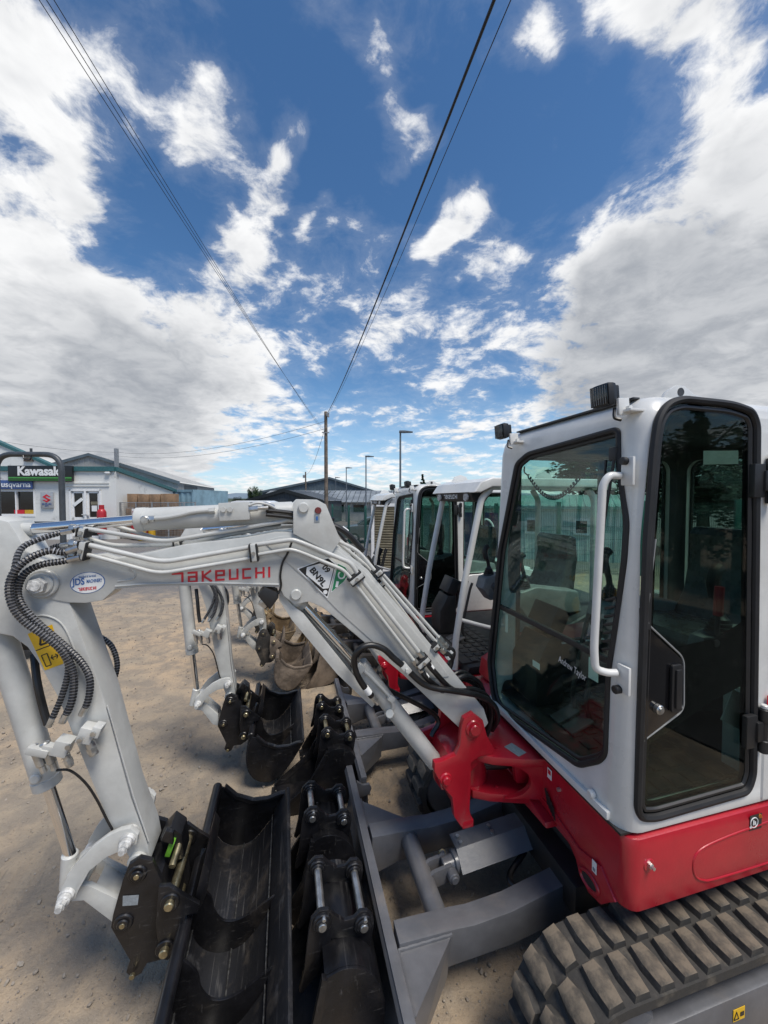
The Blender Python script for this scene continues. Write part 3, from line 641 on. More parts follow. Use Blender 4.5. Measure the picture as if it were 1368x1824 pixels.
q = Vector(D['loop'][8]); mb = MB(); mb.box(q, (.03, .04, .045), Matrix.Rotation(R(40), 3, 'Y'), .004); hexbolt(mb, q + V(0, .02, 0), (0, 1, 0), .009, .012); mb.build('hose_clamp', 'white_paint', boom)
# cable, black hose pair behind the bracket
MB().tube(spline(D['lampwire'], 6), 0.0045, n=6).build('lamp_cable', 'hose_rubber', boom)
for dy in (-.045, -.075): MB().tube(spline([(1.96, dy, 2.0), (1.86, dy, 1.985), (1.72, dy, 1.98), (1.60, dy, 1.94), (1.50, dy, 1.84)], 8), 0.013, n=10).build('boom_hose', 'hose_rubber', boom)
MB().tube([(1.60, -.075, 1.945), (1.575, -.075, 1.925)], 0.0145, n=10).build('hose_band', 'white_decal', boom)
MB().tube(spline([(1.50, .045, 1.83), (1.42, .04, 1.70), (1.33, .04, 1.60), (1.24, .03, 1.46), (1.19, .02, 1.39)], 8), 0.006, n=6).build('lamp_cable', 'hose_rubber', boom)
# work lamp slung under the boom
lm = MB(); lm.prism(D['lamp'], -0.005, 0.085, bevel=0.008); wl = lm.build('work_lamp', 'black_plastic', m1)
mb = MB(); mb.box((1.945, .04, 1.648), (.035, .05, .03), Matrix.Rotation(R(-38), 3, 'Y'), .003); mb.build('lamp_bracket', 'zinc', wl)
lp_ = [Vector((p[0], 0, p[1])) for p in D['lamp']]
mb = MB(); e1, e2 = lp_[4], lp_[3]; nn = Vector((e1.z - e2.z, 0, -(e1.x - e2.x))).normalized()
if nn.z > 0: nn = -nn
mb.quad(e1 + nn * .002 + V(0, .004, 0), e2 + nn * .002 + V(0, .004, 0), e2 + nn * .002 + V(0, .076, 0), e1 + nn * .002 + V(0, .076, 0)); mb.build('lamp_lens', 'lens', wl)

# ---- arm cylinder
ac = D['armcyl']; A0, A1, A2 = [Vector((p[0], 0, p[1])) for p in ac[:3]]; da = (A2 - A1).normalized()
mb = MB(); mb.cyl(A1, A2, 0.046, n=28, ch=.004); mb.cyl(A1 - da * .004, A1 + da * .03, 0.0485, n=28, ch=.003); mb.cyl(A2 - da * .02, A2 + da * .03, 0.042, n=20); acy = mb.build('arm_cylinder', 'white_paint', m1)
mb = MB(); mb.cyl(A0 + da * .03, A1, 0.0205, n=24); mb.build('rod', 'chrome', acy)
mb = MB(); mb.cyl(A0 + V(0, -.05, 0), A0 + V(0, .05, 0), .04, n=24, ch=.004); mb.cyl(A0, A0 + da * .07, .030, .024, n=20); mb.build('rod_eye', 'white_paint', acy)
MB().tube(fillet(D['armcyl_pipe'], .03), .0085, n=10).build('cylinder_pipe', 'white_paint', acy)
q = Vector(D['armcyl_pipe'][0]); mb = MB(); mb.cyl(q + V(.012, -.01, -.004), q + V(.012, .018, -.004), .016, n=16, ch=.003); mb.cyl(q, q - V(.02, 0, 0), .013, n=6); mb.each('pipe_fitting', 'zinc', acy)
q = Vector(D['armcyl_pipe'][-1]); mb = MB(); mb.cyl(q, q - V(.022, 0, -.001), .013, n=6); mb.box(q + V(-.10, .0, -.004), (.115, .075, .072), Matrix.Rotation(R(2.5), 3, 'Y'), .003)
for dx in (-.06, -.085): hexbolt(mb, q + V(dx, .037, .004), (0, 1, 0), .011, .01)
mb.build('valve_block', 'white_paint', acy)
mb = MB(); mb.cyl(q + V(-.155, .03, .005), q + V(-.19, .03, .008), .012, n=6); mb.cyl(q + V(-.19, .03, .008), q + V(-.23, .03, .01), .009, n=10); mb.cyl(q + V(-.21, .02, .025), q + V(-.25, .0, .012), .011, n=6); mb.each('pipe_fitting', 'zinc', acy)
MB().tube(spline([q + V(-.155, .035, .02), q + V(-.19, .035, .03), q + V(-.23, .03, .022), q + V(-.26, .02, .005)], 6), .0055, n=8).build('cylinder_pipe', 'white_paint', acy)
for dz_ in (-.012, -.03): MB().tube(spline([q + V(-.22, .02, dz_ + .012), q + V(-.32, .02, dz_), q + V(-.42, .03, dz_ - .02), q + V(-.50, .0, dz_ - .03)], 8), .0085, n=8).build('cylinder_hose', 'hose_rubber', acy)

# ---- arm (dipper)
mb = MB(); mb.prism(D['arm'], -0.07, 0.07, bevel=0.006); arm = mb.build('arm', 'white_paint', m1)
ap = D['arm_pins']; mb = MB()
for (x, z), r in ((ap[0], .03), (ap[1], .034)): pin(mb, x, z, r, -.085, .085)
mb.each('pin_boss', 'white_paint', arm)
wq = [Vector((p[0], 0, p[1])) for p in D['warn']]; yw = .0715
mb = MB(); mb.add([p + V(0, yw, 0) for p in wq], [(0, 1, 2, 3)]); wd = mb.build('warning_sticker', 'yellow_decal', arm)
def wp(u, v): return wq[0].lerp(wq[1], u).lerp(wq[3].lerp(wq[2], u), v)
mb = MB()
def tri_out(cu, cv, s, w):
    P3 = [wp(cu, cv - s), wp(cu + s * 1.3, cv + s * .7), wp(cu - s * 1.3, cv + s * .7)]
    for i in range(3):
        a, b2 = P3[i] + V(0, yw + .0008, 0), P3[(i + 1) % 3] + V(0, yw + .0008, 0); d_ = (b2 - a).normalized(); nn = d_.cross(V(0, 1, 0)) * w; mb.quad(a - nn, b2 - nn, b2 + nn, a + nn)
tri_out(.5, .25, .17, .0035)
def wline(a, b2, w, lift=.0008):
    a, b2 = wp(*a) + V(0, yw + lift, 0), wp(*b2) + V(0, yw + lift, 0); d_ = (b2 - a).normalized(); nn = d_.cross(V(0, 1, 0)) * w; mb.quad(a - nn, b2 - nn, b2 + nn, a + nn)
wline((.5, .18), (.5, .32), .004); wline((.02, .46), (.98, .46), .0018)
for a, b2 in (((.15, .62), (.42, .62)), ((.42, .62), (.42, .92)), ((.42, .92), (.15, .92)), ((.15, .92), (.15, .62)), ((.52, .76), (.86, .76)), ((.52, .76), (.62, .70)), ((.52, .76), (.62, .82)), ((.86, .76), (.76, .70)), ((.86, .76), (.76, .82))): wline(a, b2, .0016, .0012)
mb.build('sticker_symbols', 'black_decal', arm)
def spiral(name, pts, r, par):
    p = resample(spline(pts, 14), 0.0036); n_ = len(p); head = 10
    rf = lambda i: r * (1.14 if (i % 3 == 0) else 0.96) if head < i < n_ - head else r * 1.02
    return MB().tube(p, r, n=10, rfn=rf, mfn=lambda i: 1 if head < i < n_ - head and i % 3 == 0 else (2 if not head < i < n_ - head else 0)).build(name, ['hose_rubber', 'hose_guard', 'zinc'], par, smooth=20)
for k, r in (('h1', .0118), ('h2', .0112), ('h3', .0098), ('h4', .0100)): spiral('arm_hose', D[k], r, arm)
MB().tube(spline(D['h5'], 8), .013, n=10).build('arm_hose', 'hose_rubber', arm)
MB().tube(spline(D['wire'], 6), .0045, n=6).build('arm_cable', 'hose_rubber', arm)
# manifold and couplings on the arm
mn = [Vector(p) for p in D['mani']]; tl = Matrix.Rotation(R(-22), 3, 'Y'); mb = MB()
for q in mn[:2]: mb.box(q, (.05, .05, .055), tl, .003)
mb.box(mn[1] + V(-.035, .01, .012), (.03, .045, .04), tl, .005); mb.box(mn[0] + V(.04, .0, -.005), (.05, .03, .03), tl, .004); mb.box(mn[2] + V(-.01, .01, .02), (.07, .03, .028), tl, .006)
mb.each('manifold_block', 'white_paint', arm)
mb = MB(); dn = V(-.30, 0, -1).normalized()
for q, r, l in ((mn[0] + V(-.008, .005, -.03), .012, .05), (mn[1] + V(-.005, .005, -.03), .016, .055)): mb.cyl(q, q + dn * l, r, n=14, ch=.003); mb.cyl(q + dn * (l * .4), q + dn * (l * .75), r * 1.15, n=6)
for q in mn[2:4]: mb.cyl(q - dn * .04, q + dn * .045, .015, n=14, ch=.004); mb.cyl(q + dn * .045, q + dn * .07, .010, n=10)
mb.each('quick_coupling', 'zinc', arm)
mb = MB()
for q in (mn[0] + V(-.03, .03, .012), mn[1] + V(-.03, .03, .012), mn[1] + V(.012, .03, -.005)): hexbolt(mb, q, (0, 1, 0), .009, .01)
mb.each('manifold_bolt', 'zinc', arm)

mb = MB(); mb.tube(spline([(2.78, .071, 1.635), (2.72, .071, 1.66), (2.66, .071, 1.63), (2.625, .071, 1.55), (2.60, .071, 1.44)], 8), .003, n=6); mb.tube([(2.515, .0705, 1.30), (2.434, .0705, .93), (2.385, .0705, .74)], .003, n=6); mb.each('weld_bead', 'white_paint', arm)
# ---- bucket cylinder with link plates
bc = [Vector((p[0], 0, p[1])) for p in D['bcyl']]; dbc = (bc[2] - bc[1]).normalized()
mb = MB(); mb.cyl(bc[1] - dbc * .12, bc[2], .044, n=28, ch=.004); mb.cyl(bc[2] - dbc * .035, bc[2] + dbc * .004, .0465, n=28, ch=.003); mb.cyl(bc[2] + V(0, .03, 0) - dbc * .06, bc[2] + V(0, .055, 0) - dbc * .06, .018, n=16, ch=.004); bcy = mb.build('bucket_cylinder', 'white_paint', m1)
mb = MB(); mb.cyl(bc[2], bc[4] - dbc * .02, .0195, n=24); mb.build('rod', 'chrome', bcy)
mb = MB(); mb.cyl(bc[4] - dbc * .05, bc[5], .028, .024, n=16, ch=.004); mb.cyl(V(2.643, -.05, .63), V(2.643, .05, .63), .034, n=20, ch=.003); mb.build('rod_eye', 'white_paint', bcy)
lk = None
for s in (-1, 1):
    mb = MB(); mb.prism(D['link'], s * .098 - .011, s * .098 + .011, bevel=.004); o = mb.build('link_plate', 'white_paint', m1)
    lk = o
mb = MB()
for x, z in D['link_pins']:
    pin(mb, x, z, .027, -.125, .122); pin(mb, x, z, .0215, .12, .140); hexbolt(mb, (x, .138, z), (0, 1, 0), .017, .018); mb.cyl((x, .155, z), (x, .168, z), .011, n=10)
mb.each('link_pin', 'wet_paint_pin', m1)
mb = MB()
for s in (-1, 1): mb.prism(D['hlink'], s * .055 - .011, s * .055 + .011, bevel=.004)
hl = [Vector((p[0], 0, p[1])) for p in D['hlink']]
mb.prism([(2.58, .585), (2.50, .515), (2.50, .47), (2.585, .54)], -.05, .05, bevel=.003); mb.cyl(V(2.643, -.065, .60), V(2.643, .065, .60), .032, n=18, ch=.003)
mb.each('tipping_link', 'white_paint', m1)

# ---- quick hitch
hp = D['hitch_pins']; mb = MB()
for s in (-1, 1): mb.prism(D['hitch'], s * .095 - .010, s * .095 + .010, bevel=.003)
mb.prism([(2.42, .60), (2.34, .60), (2.30, .50), (2.30, .32), (2.36, .30), (2.44, .34), (2.47, .46)], -.084, .084, bevel=.004)
hitch = mb.build('quick_hitch', 'black_steel', m1)
mb = MB()
for x, z in hp[:2]: pin(mb, x, z, .034, .098, .112, ch=.004); pin(mb, x, z, .021, .112, .120, ch=.003)
mb.each('pin_boss', 'black_steel', hitch)
mb = MB()
for x, z in hp[:3]: pin(mb, x, z, .010, .112, .1225, n=12, ch=.001)
mb.each('pin_end', 'brass_pin', hitch)
tg = [Vector((p[0], .1065, p[1])) for p in D['tag']]; MB().add(tg, [(0, 1, 2, 3)]).build('rating_plate', 'pale_decal', hitch)
MB().box((2.318, .03, .668), (.020, .04, .055), Matrix.Rotation(R(-20), 3, 'Y'), .003).build('safety_latch', 'lime_latch', hitch)
mb = MB(); mb.cyl((2.29, .0, .66), (2.30, .085, .63), .013, n=14); mb.build('latch_pin', 'brass_pin', hitch)
mb = MB(); mb.prism([(2.36, .70), (2.32, .74), (2.28, .70), (2.27, .60), (2.34, .58)], -.07, .02, bevel=.004); mb.prism([(2.345, .725), (2.325, .765), (2.30, .75), (2.30, .70)], .045, .065, bevel=.004); mb.each('latch_housing', 'black_steel', hitch)

# ---- buckets
GP = [(2.235, .435), (2.262, .36), (2.272, .27), (2.262, .18), (2.225, .11), (2.165, .07), (2.10, .065), (2.04, .09), (1.97, .165), (1.91, .25), (1.855, .335)]
def strip(path, t):
    P2 = [Vector(p) for p in path]; o1 = []
    for i, p in enumerate(P2):
        d_ = (P2[min(i + 1, len(P2) - 1)] - P2[max(i - 1, 0)]).normalized(); o1.append(p + Vector((d_.y, -d_.x)) * t)
    return [tuple(p) for p in P2] + [tuple(p) for p in o1[::-1]]
def sm2(path, per=4): return [(p.x, p.y) for p in spline([(a, c, 0) for a, c in path], per)]
def grading_bucket(parent, y0, y1, ribs, mats=('black_steel', 'scuffed_steel')):
    gp = sm2(GP); mb = MB(); mb.prism(strip(gp, -.012), y0, y1, bevel=0)
    root = mb.build('grading_bucket', mats[1], parent)
    mb = MB(); mb.cyl((2.245, y0 - .006, .435), (2.245, y1 + .006, .435), .024, n=16, ch=.004); mb.build('top_tube', mats[0], root)
    mb = MB(); mb.prism([(1.842, .352), (1.858, .360), (1.935, .238), (1.921, .226)], y0 - .004, y1 + .004, bevel=.002); mb.build('cutting_edge', mats[1], root)
    if mats[0] == 'black_steel':
        for x, z in ((2.105, .070), (1.945, .208), (2.262, .20)): mb = MB(); mb.tube([(x, y0 + (y1 - y0) * i / 40, z + .0015 * math.sin(i * 2.1)) for i in range(41)], .0035, n=6); mb.build('weld_bead', 'weld_grey', root)
    for yy in (y0, y1):
        pts = gp + [(1.90, .315), (1.97, .30), (2.06, .305), (2.15, .35), (2.21, .42)]
        s = 1 if yy == y1 else -1
        mb = MB(); mb.prism(pts, yy, yy + s * .012, bevel=.002); mb.prism([(1.856, .335), (1.90, .318), (1.97, .303), (2.06, .308), (2.15, .353), (2.21, .423), (2.20, .437), (2.14, .37), (2.05, .325), (1.97, .32), (1.9, .336)], yy - s * .014, yy + s * .016, bevel=.002); mb.build('end_plate', mats[0], root)
    for yy in ribs:
        inner = [(2.236, .40), (2.185, .33), (2.172, .265), (2.14, .212), (2.09, .195), (2.03, .208), (1.965, .242), (1.905, .272)]
        outl = gp[2:-4] + sm2(inner, 3)[::-1]
        mb = MB(); mb.prism(outl, yy - .006, yy + .006, bevel=.002); mb.build('rib', mats[0], root)
    for yy in (-.145, .145):
        mb = MB(); mb.prism(D['bucket_ear'], yy - .009, yy + .009, bevel=.003)
        for x, z in D['ear_pins'][:2]: mb.cyl((x, yy - .016, z), (x, yy + .016, z), .034, n=18, ch=.003)
        mb.build('ear', mats[0], root)
    mb = MB()
    for x, z in D['ear_pins'][:2]: pin(mb, x, z, .017, -.175, .178, n=14, ch=.003)
    mb.each('ear_pin', 'brass_pin', root)
    mb = MB(); mb.prism([(2.20, .46), (2.17, .52), (2.155, .62), (2.175, .66), (2.19, .60), (2.215, .50), (2.24, .455)], -.13, .13, bevel=.003); mb.build('ear_web', mats[0], root)
    return root
gb1 = grading_bucket(m1, -.60, .60, (-.06, .22))
DP = [(.085, .40), (.02, .415), (-.05, .395), (-.105, .335), (-.132, .25), (-.128, .16), (-.095, .085), (-.035, .035), (.04, .015), (.14, .008), (.235, .004)]
def digging_bucket(name, loc, rz, width, ears, label, mats=('black_steel', 'black_steel'), scale=1.0, teeth=0, tilt=0, steel='zinc', lip=0.0):
    root = empty(name, loc, rz, label=label, cat='bucket', group='loose digging buckets'); root.scale = (scale,) * 3; root.rotation_euler = (0, R(tilt), rz)
    w = width / 2; dp = sm2(DP[:-2] + [(.14 + lip * .5, .008), (.235 + lip, .004)]); mb = MB(); mb.prism(strip(dp, -.012), -w, w); mb.build('shell', mats[0], root)
    for s in (-1, 1):
        mb = MB(); mb.prism(dp + [(.20 + lip * .8, .06), (.12 + lip * .35, .20)], s * w, s * (w + .011), bevel=.002); mb.prism([(.235 + lip, .0), (.25 + lip, .03), (.14 + lip * .4, .205), (.095, .41), (.075, .40), (.11 + lip * .35, .19), (.20 + lip * .9, .04)], s * (w - .004), s * (w + .018), bevel=.002); mb.build('side_plate', mats[1], root)
    mb = MB(); mb.prism([(.10 + lip, .004), (.10 + lip, .020), (.27 + lip, .006), (.28 + lip, -.002)], -w - .01, w + .01, bevel=.002)
    for t in range(teeth):
        yy = -w + .03 + (2 * w - .06) * t / (teeth - 1); mb.prism([(.24 + lip, .02), (.36 + lip, -.002), (.36 + lip, -.008), (.24 + lip, -.006)], yy - .025, yy + .025, bevel=.003)
    mb.build('cutting_edge', mats[1], root)
    ey = [(.135, .47), (.125, .515), (.095, .54), (.06, .535), (.035, .505), (.0, .475), (-.035, .475), (-.06, .495), (-.09, .49), (-.112, .462), (-.115, .43), (-.10, .34), (-.03, .40), (.05, .42), (.10, .30), (.16, .24), (.172, .25), (.15, .34)]
    for yy in ears:
        mb = MB(); mb.prism(ey, yy - .008, yy + .008, bevel=.003)
        for x, z in ((.085, .497), (-.072, .45)): mb.cyl((x, yy - .016, z), (x, yy + .020, z), .036, n=18, ch=.003); mb.cyl((x, yy + .018, z), (x, yy + .026, z), .027, n=16, ch=.003)
        mb.build('ear', mats[1], root)
    ya, yb = min(ears), max(ears)
    for x, z in ((.085, .497), (-.072, .45)):
        mb = MB(); mb.cyl((x, ya - .03, z), (x, yb + .034, z), .0155, n=16, ch=.002); mb.each('ear_pin', steel, root)
        mb = MB(); mb.cyl((x - .006, yb + .018, z + .026), (x - .006, yb + .031, z + .026), .0075, n=10, ch=.001); mb.each('retaining_bolt', 'zinc', root)
    return root
def mpt(x, y, z=0.0, O=ORG, s=1.0): p = O + F_AX * x * s + N_AX * y * s; return (p.x, p.y, O.z + z * s)
digging_bucket('digging_bucket', mpt(1.648, .20, .0), RZ, .41, (-.115, .105), 'wide black digging bucket standing by the nearest grey blade, bottom of the photo')
digging_bucket('digging_bucket', mpt(1.652, -.285, .0), RZ, .26, (-.088, .09), 'narrow black digging bucket behind the wide one, against the nearest grey blade')

# ---- lift cylinder
lc = [Vector((p[0], 0, p[1])) for p in D['liftcyl']]; dlc = (lc[3] - lc[2]).normalized()
mb = MB(); mb.cyl(lc[2], lc[3], .040, n=28, ch=.004); mb.cyl(lc[2] - dlc * .006, lc[2] + dlc * .035, .0435, n=28, ch=.003); mb.cyl(lc[3] - dlc * .03, lc[3] + dlc * .02, .041, .03, n=24); lcy = mb.build('lift_cylinder', 'white_paint', m1)
mb = MB(); mb.cyl(lc[0] + dlc * .03, lc[2], .020, n=24); mb.build('rod', 'chrome', lcy)
mb = MB(); mb.cyl(lc[0] + V(0, -.045, 0), lc[0] + V(0, .045, 0), .036, n=20, ch=.003); mb.cyl(lc[0], lc[0] + dlc * .06, .03, .024, n=18); mb.build('rod_eye', 'white_paint', lcy)
for s in (-1, 1): MB().prism(D['guard'], s * .052 - .004, s * .052 + .004, bevel=.002).build('rod_guard', 'white_paint', lcy)
gq = D['guard']; mb = MB()
for a, c in ((4, 5), (5, 6)):
    mb.prism([gq[a], gq[c], (gq[c][0] - .004, gq[c][1] + .005), (gq[a][0] - .004, gq[a][1] + .005)], -.047, .047)
mb.build('guard_base', 'white_paint', lcy)
MB().tube(fillet(D['liftpipe'], .03), .008, n=10).build('cylinder_pipe', 'white_paint', lcy)
q = Vector(D['liftpipe'][0]); mb = MB(); mb.box(q, (.035, .035, .03), Matrix.Rotation(R(50), 3, 'Y'), .003); mb.box(Vector(D['liftpipe'][3]), (.026, .03, .03), Matrix.Rotation(R(50), 3, 'Y'), .003); e = Vector(D['liftpipe'][-1]); mb.cyl(e + V(-.012, -.02, -.012), e + V(.006, .018, .006), .019, n=16, ch=.003); mb.each('pipe_clamp', 'white_paint', lcy)
MB().tube(spline([lc[3] + V(.0, -.05, .1), lc[3] + V(-.02, -.07, .2), lc[2] + V(.0, -.06, -.05), lc[2] + V(-.06, -.05, .1)], 6), .012, n=8).build('cylinder_hose', 'hose_rubber', lcy)

# ---- swing bracket and mount
mb = MB()
for s in (-1, 1): mb.prism(D['lug'], s * .118 - .016, s * .118 + .016, bevel=.006)
mb.prism([(1.04, .92), (.96, .92), (.93, .86), (.99, .82), (1.03, .78), (1.03, .62), (1.09, .62), (1.12, .72), (1.15, .80), (1.12, .88)], -.103, .103, bevel=.006)
mb.cyl((.965, 0, .66), (.965, 0, .90), .075, n=24, ch=.006)
for s in (-1, 1):
    for x, z in D['lug_pins']: mb.cyl((x, s * .13, z), (x, s * .142, z), .042 if z > .9 else .030, n=22, ch=.005)
sw = mb.build('swing_bracket', 'red_paint', m1)
mb = MB()
for x, z in D['lug_pins']: mb.cyl((x, -.15, z), (x, .156, z), .026 if z > .9 else .019, n=18, ch=.004)
mb.each('bracket_pin', 'red_paint', sw)
mb = MB(); mb.box((1.045, .10, .575), (.055, .07, .035), None, .004); mb.build('swing_stop', 'red_paint', sw)
mb = MB()
for y in (.085, .115): hexbolt(mb, (1.05, y, .557), (.3, .1, -1), .007, .006)
mb.each('stop_bolt', 'zinc', sw)

# upper frame: mount horns, front panels, corner bumper
mb = MB()
mount_top = [(.66, .235), (.80, .20), (.93, .15), (1.00, .10), (1.035, .0), (1.00, -.10), (.93, -.15), (.80, -.20), (.66, -.235)]
mb.prism([(a, c) for a, c in mount_top], .845, .885, axis='z', bevel=.008)
mb.prism([(.66, .215), (.80, .175), (.93, .13), (1.00, .09), (1.025, .0), (1.00, -.09), (.93, -.13), (.80, -.175), (.66, -.215)], .655, .695, axis='z', bevel=.008)
mb.prism([(.70, .70), (.70, .86), (.78, .86), (.80, .80), (.79, .72)], .10, .13, bevel=.004); mb.prism([(.70, .70), (.70, .86), (.78, .86), (.80, .80), (.79, .72)], -.13, -.10, bevel=.004)
mount = mb.build('swing_mount', 'red_paint', m1)
mb = MB(); mb.cyl((.965, 0, .88), (.965, 0, .90), .05, n=20, ch=.004); mb.cyl((.965, 0, .69), (.965, 0, .705), .05, n=20, ch=.004); hexbolt(mb, (.88, .1, .886), (0, 0, 1), .008, .006); hexbolt(mb, (.88, .1, .696), (0, 0, 1), .008, .006); mb.each('mount_bush', 'red_paint', mount)
for i in range(4): MB().tube(spline([(.98 - .02 * i, -.02 + .02 * i, .745 + .022 * i), (.90, .03 + .02 * i, .75 + .02 * i), (.80, .06 + .02 * i, .76 + .02 * i), (.66, .04 + .02 * i, .77 + .02 * i)], 6), .012, n=8).build('swing_hose', 'hose_rubber', mount)
# side cheeks of the mount with a round cut-out
for s in (1, -1):
    P0, P1 = V(.69, .205 * s, 0), V(.955, .135 * s, 0); du = (P1 - P0); Lp = du.length; du.normalize(); nv = V(-du.y, du.x, 0)
    chk = [(0, .69), (0, .85), (.19, .85)] + [(.19 + .12 * math.cos(R(a)), .77 + .078 * math.sin(R(a))) for a in range(100, 261, 16)] + [(.19, .69)]
    mb = MB(); mb.prism(chk, -.014, .014, bevel=.005, fn=lambda c: P0 + du * c.x + nv * c.y + V(0, 0, c.z)); mb.build('mount_cheek', 'red_paint', mount)
# lower front panel (front face of the house) and curved horn to the tie-down eye
front = [(.665, .895), (-.40, .895), (-.40, .66), (-.06, .66), (.02, .66), (.12, .64), (.25, .615), (.33, .60), (.40, .615), (.665, .635)]
body = MB()
# house side shell: plan outline with rounded corner, lofted
def house_ring(z, ins):
    pts = []
    x1, y1, x0, y0 = .708 - ins, .678 - ins, -1.05 + ins, -.62 + ins
    pts += arc((x1 - .05, y1 - .05), .05, 0, 90, 6) + arc((x0 + .3, y1 - .3), .3, 90, 180, 6) + arc((x0 + .3, y0 + .3), .3, 180, 270, 6) + arc((x1 - .05, y0 + .05), .05, 270, 360, 6)
    return [(p[0], p[1], z) for p in pts]
def loft(mb, rings, mi=0, cap0=True, cap1=True):
    n = len(rings[0]); vs = [v for r_ in rings for v in r_]; fs = []
    for q in range(len(rings) - 1):
        for k in range(n): k2 = (k + 1) % n; fs.append((q * n + k, q * n + k2, (q + 1) * n + k2, (q + 1) * n + k))
    if cap0: fs.append(tuple(range(n - 1, -1, -1)))
    if cap1: o = (len(rings) - 1) * n; fs.append(tuple(range(o, o + n)))
    mb.add(vs, fs, mi)
loft(body, [house_ring(.625, .012), house_ring(.632, .003), house_ring(.66, 0), house_ring(.855, 0), house_ring(.885, .008), house_ring(.897, .03)])
house = body.build('house_body', 'red_paint', m1)
mb = MB(); mb.tube(spline([(.05, .6775, .83), (.28, .6775, .815), (.40, .6775, .79), (.42, .6775, .73), (.38, .6775, .68), (.25, .6775, .665), (-.3, .6775, .665)], 8), .0045, n=8); mb.build('side_crease', 'red_paint', house)
# horn: thick plate at the front with eye
eye = [(.69, .40), (.70, .10), (.72, .60)]
mb = MB()
hornp = [(.56, .70), (.63, .632), (.60, .60), (.565, .555), (.505, .54), (.455, .565), (.435, .61), (.40, .64), (.33, .655), (.24, .67), (.10, .665), (.10, .70), (.30, .70), (.45, .67)]
mb.prism(hornp, .69, .716, axis='x', bevel=.005); horn = mb.build('front_horn', 'red_paint', m1)
mb = MB(); el = [(.51 + .045 * math.cos(a), .595 + .028 * math.sin(a)) for a in [2 * math.pi * i / 20 for i in range(20)]]; mb.prism(el, .714, .7195, axis='x'); mb.build('tie_eye_shade', 'black_plastic', horn)  # solid black disc stands for the shade in the eye, nothing is cut
mb = MB(); mb.tube([(.717, p[0], p[1]) for p in el], .008, n=8, closed=True); mb.build('tie_eye_rim', 'red_paint', horn)
mb = MB(); mb.prism([(.02, .705), (.30, .66), (.31, .64), (.06, .62), (-.10, .64), (-.10, .70)], .70, .76, axis='x', bevel=.006); mb.build('front_web', 'red_paint', horn)
mb = MB()
for i in range(5): mb.prism([(.238 + .013 * i, .765 - .012 * i + .006 * min(i, 1)), (.248 + .013 * i, .765 - .012 * i + .006), (.270 + .011 * i, .705 - .008 * i), (.259 + .011 * i, .702 - .008 * i)], .7165, .7185, axis='x')
mb.each('vent_slot', 'black_plastic', house)
def sticker_x(name, y, z, w, h, m_, x=.7105, par=house): return MB().box((x, y, z), (.0012, w, h)).build(name, m_, par)
sticker_x('warning_label', .262, .845, .028, .045, 'white_decal'); sticker_x('label_mark', .262, .852, .018, .020, 'red_decal', .7118)
sticker_x('small_label', .535, .675, .022, .045, 'white_decal', .719); sticker_x('label_mark', .535, .665, .012, .012, 'pale_decal', .7205)
mb = MB(); mb.box((.80, .13, .8865), (.055, .085, .001), Matrix.Rotation(R(18), 3, 'Z')); mb.build('serial_plate', 'pale_decal', mount)
mb = MB(); hexbolt(mb, (.708, .325, .82), (1, 0, 0), .009, .01); hexbolt(mb, (.625, .678, .80), (0, 1, 0), .010, .012); mb.cyl((.625, .69, .80), (.625, .70, .80), .006, n=10); mb.each('panel_bolt', 'zinc', house)
mb = MB(); mb.cyl((.625, .672, .795), (.625, .681, .795), .024, n=20, ch=.003); mb.build('bolt_dish', 'red_paint', house)
# telematics sticker on the side
mb = MB(); mb.box((.115, .6795, .845), (.062, .001, .058)); sk = mb.build('tracker_sticker', 'black_decal', house)
mb = MB(); mb.tube([(.125 + .019 * math.cos(a), .6808, .845 + .019 * math.sin(a)) for a in [2 * math.pi * i / 24 for i in range(24)]], .0016, n=5, closed=True); mb.box((.128, .681, .845), (.006, .001, .018)); mb.box((.120, .681, .842), (.006, .001, .012)); mb.cyl((.143, .680, .829), (.143, .6815, .829), .0045, n=10); mb.build('sticker_symbol', 'white_decal', house)
mb = MB()
for r_ in (.006, .011, .016): mb.tube([(.102 - r_ * math.cos(a), .6808, .857 + r_ * math.sin(a)) for a in [R(i * 12) for i in range(8)]], .0013, n=5)
mb.build('sticker_waves', 'orange_decal', house)
# white rear side cover
mb = MB(); cov_ = [(.075, .905), (.075, 1.28), (.06, 1.31), (-.05, 1.36), (-.8, 1.40), (-1.0, 1.36), (-1.02, .905)]; mb.prism(cov_, .52, .672, bevel=.02, seg=3); cv = mb.build('side_cover', 'cab_paint', m1)
MB().box((.02, .6735, 1.40 - .13), (.09, .0015, .115)).build('price_sticker', 'red_decal', cv)
text('93.', .05, (.035, .6752, 1.245), (-1, 0, 0), (0, 0, 1), 'black_decal', cv, thick=.0003)
mb = MB(); mb.prism([(-1.0, .90), (-1.05, 1.2), (-1.0, 1.38), (-.72, 1.42), (-.72, .90)], -.6, .52, bevel=.03, seg=3); mb.build('engine_cover', 'cab_paint', m1)
mb = MB(); mb.prism([(.60, .90), (.58, 1.02), (.30, 1.16), (-.72, 1.22), (-.72, .90)], -.62, -.32, bevel=.025, seg=3); mb.build('tank_cover', 'red_paint', m1)
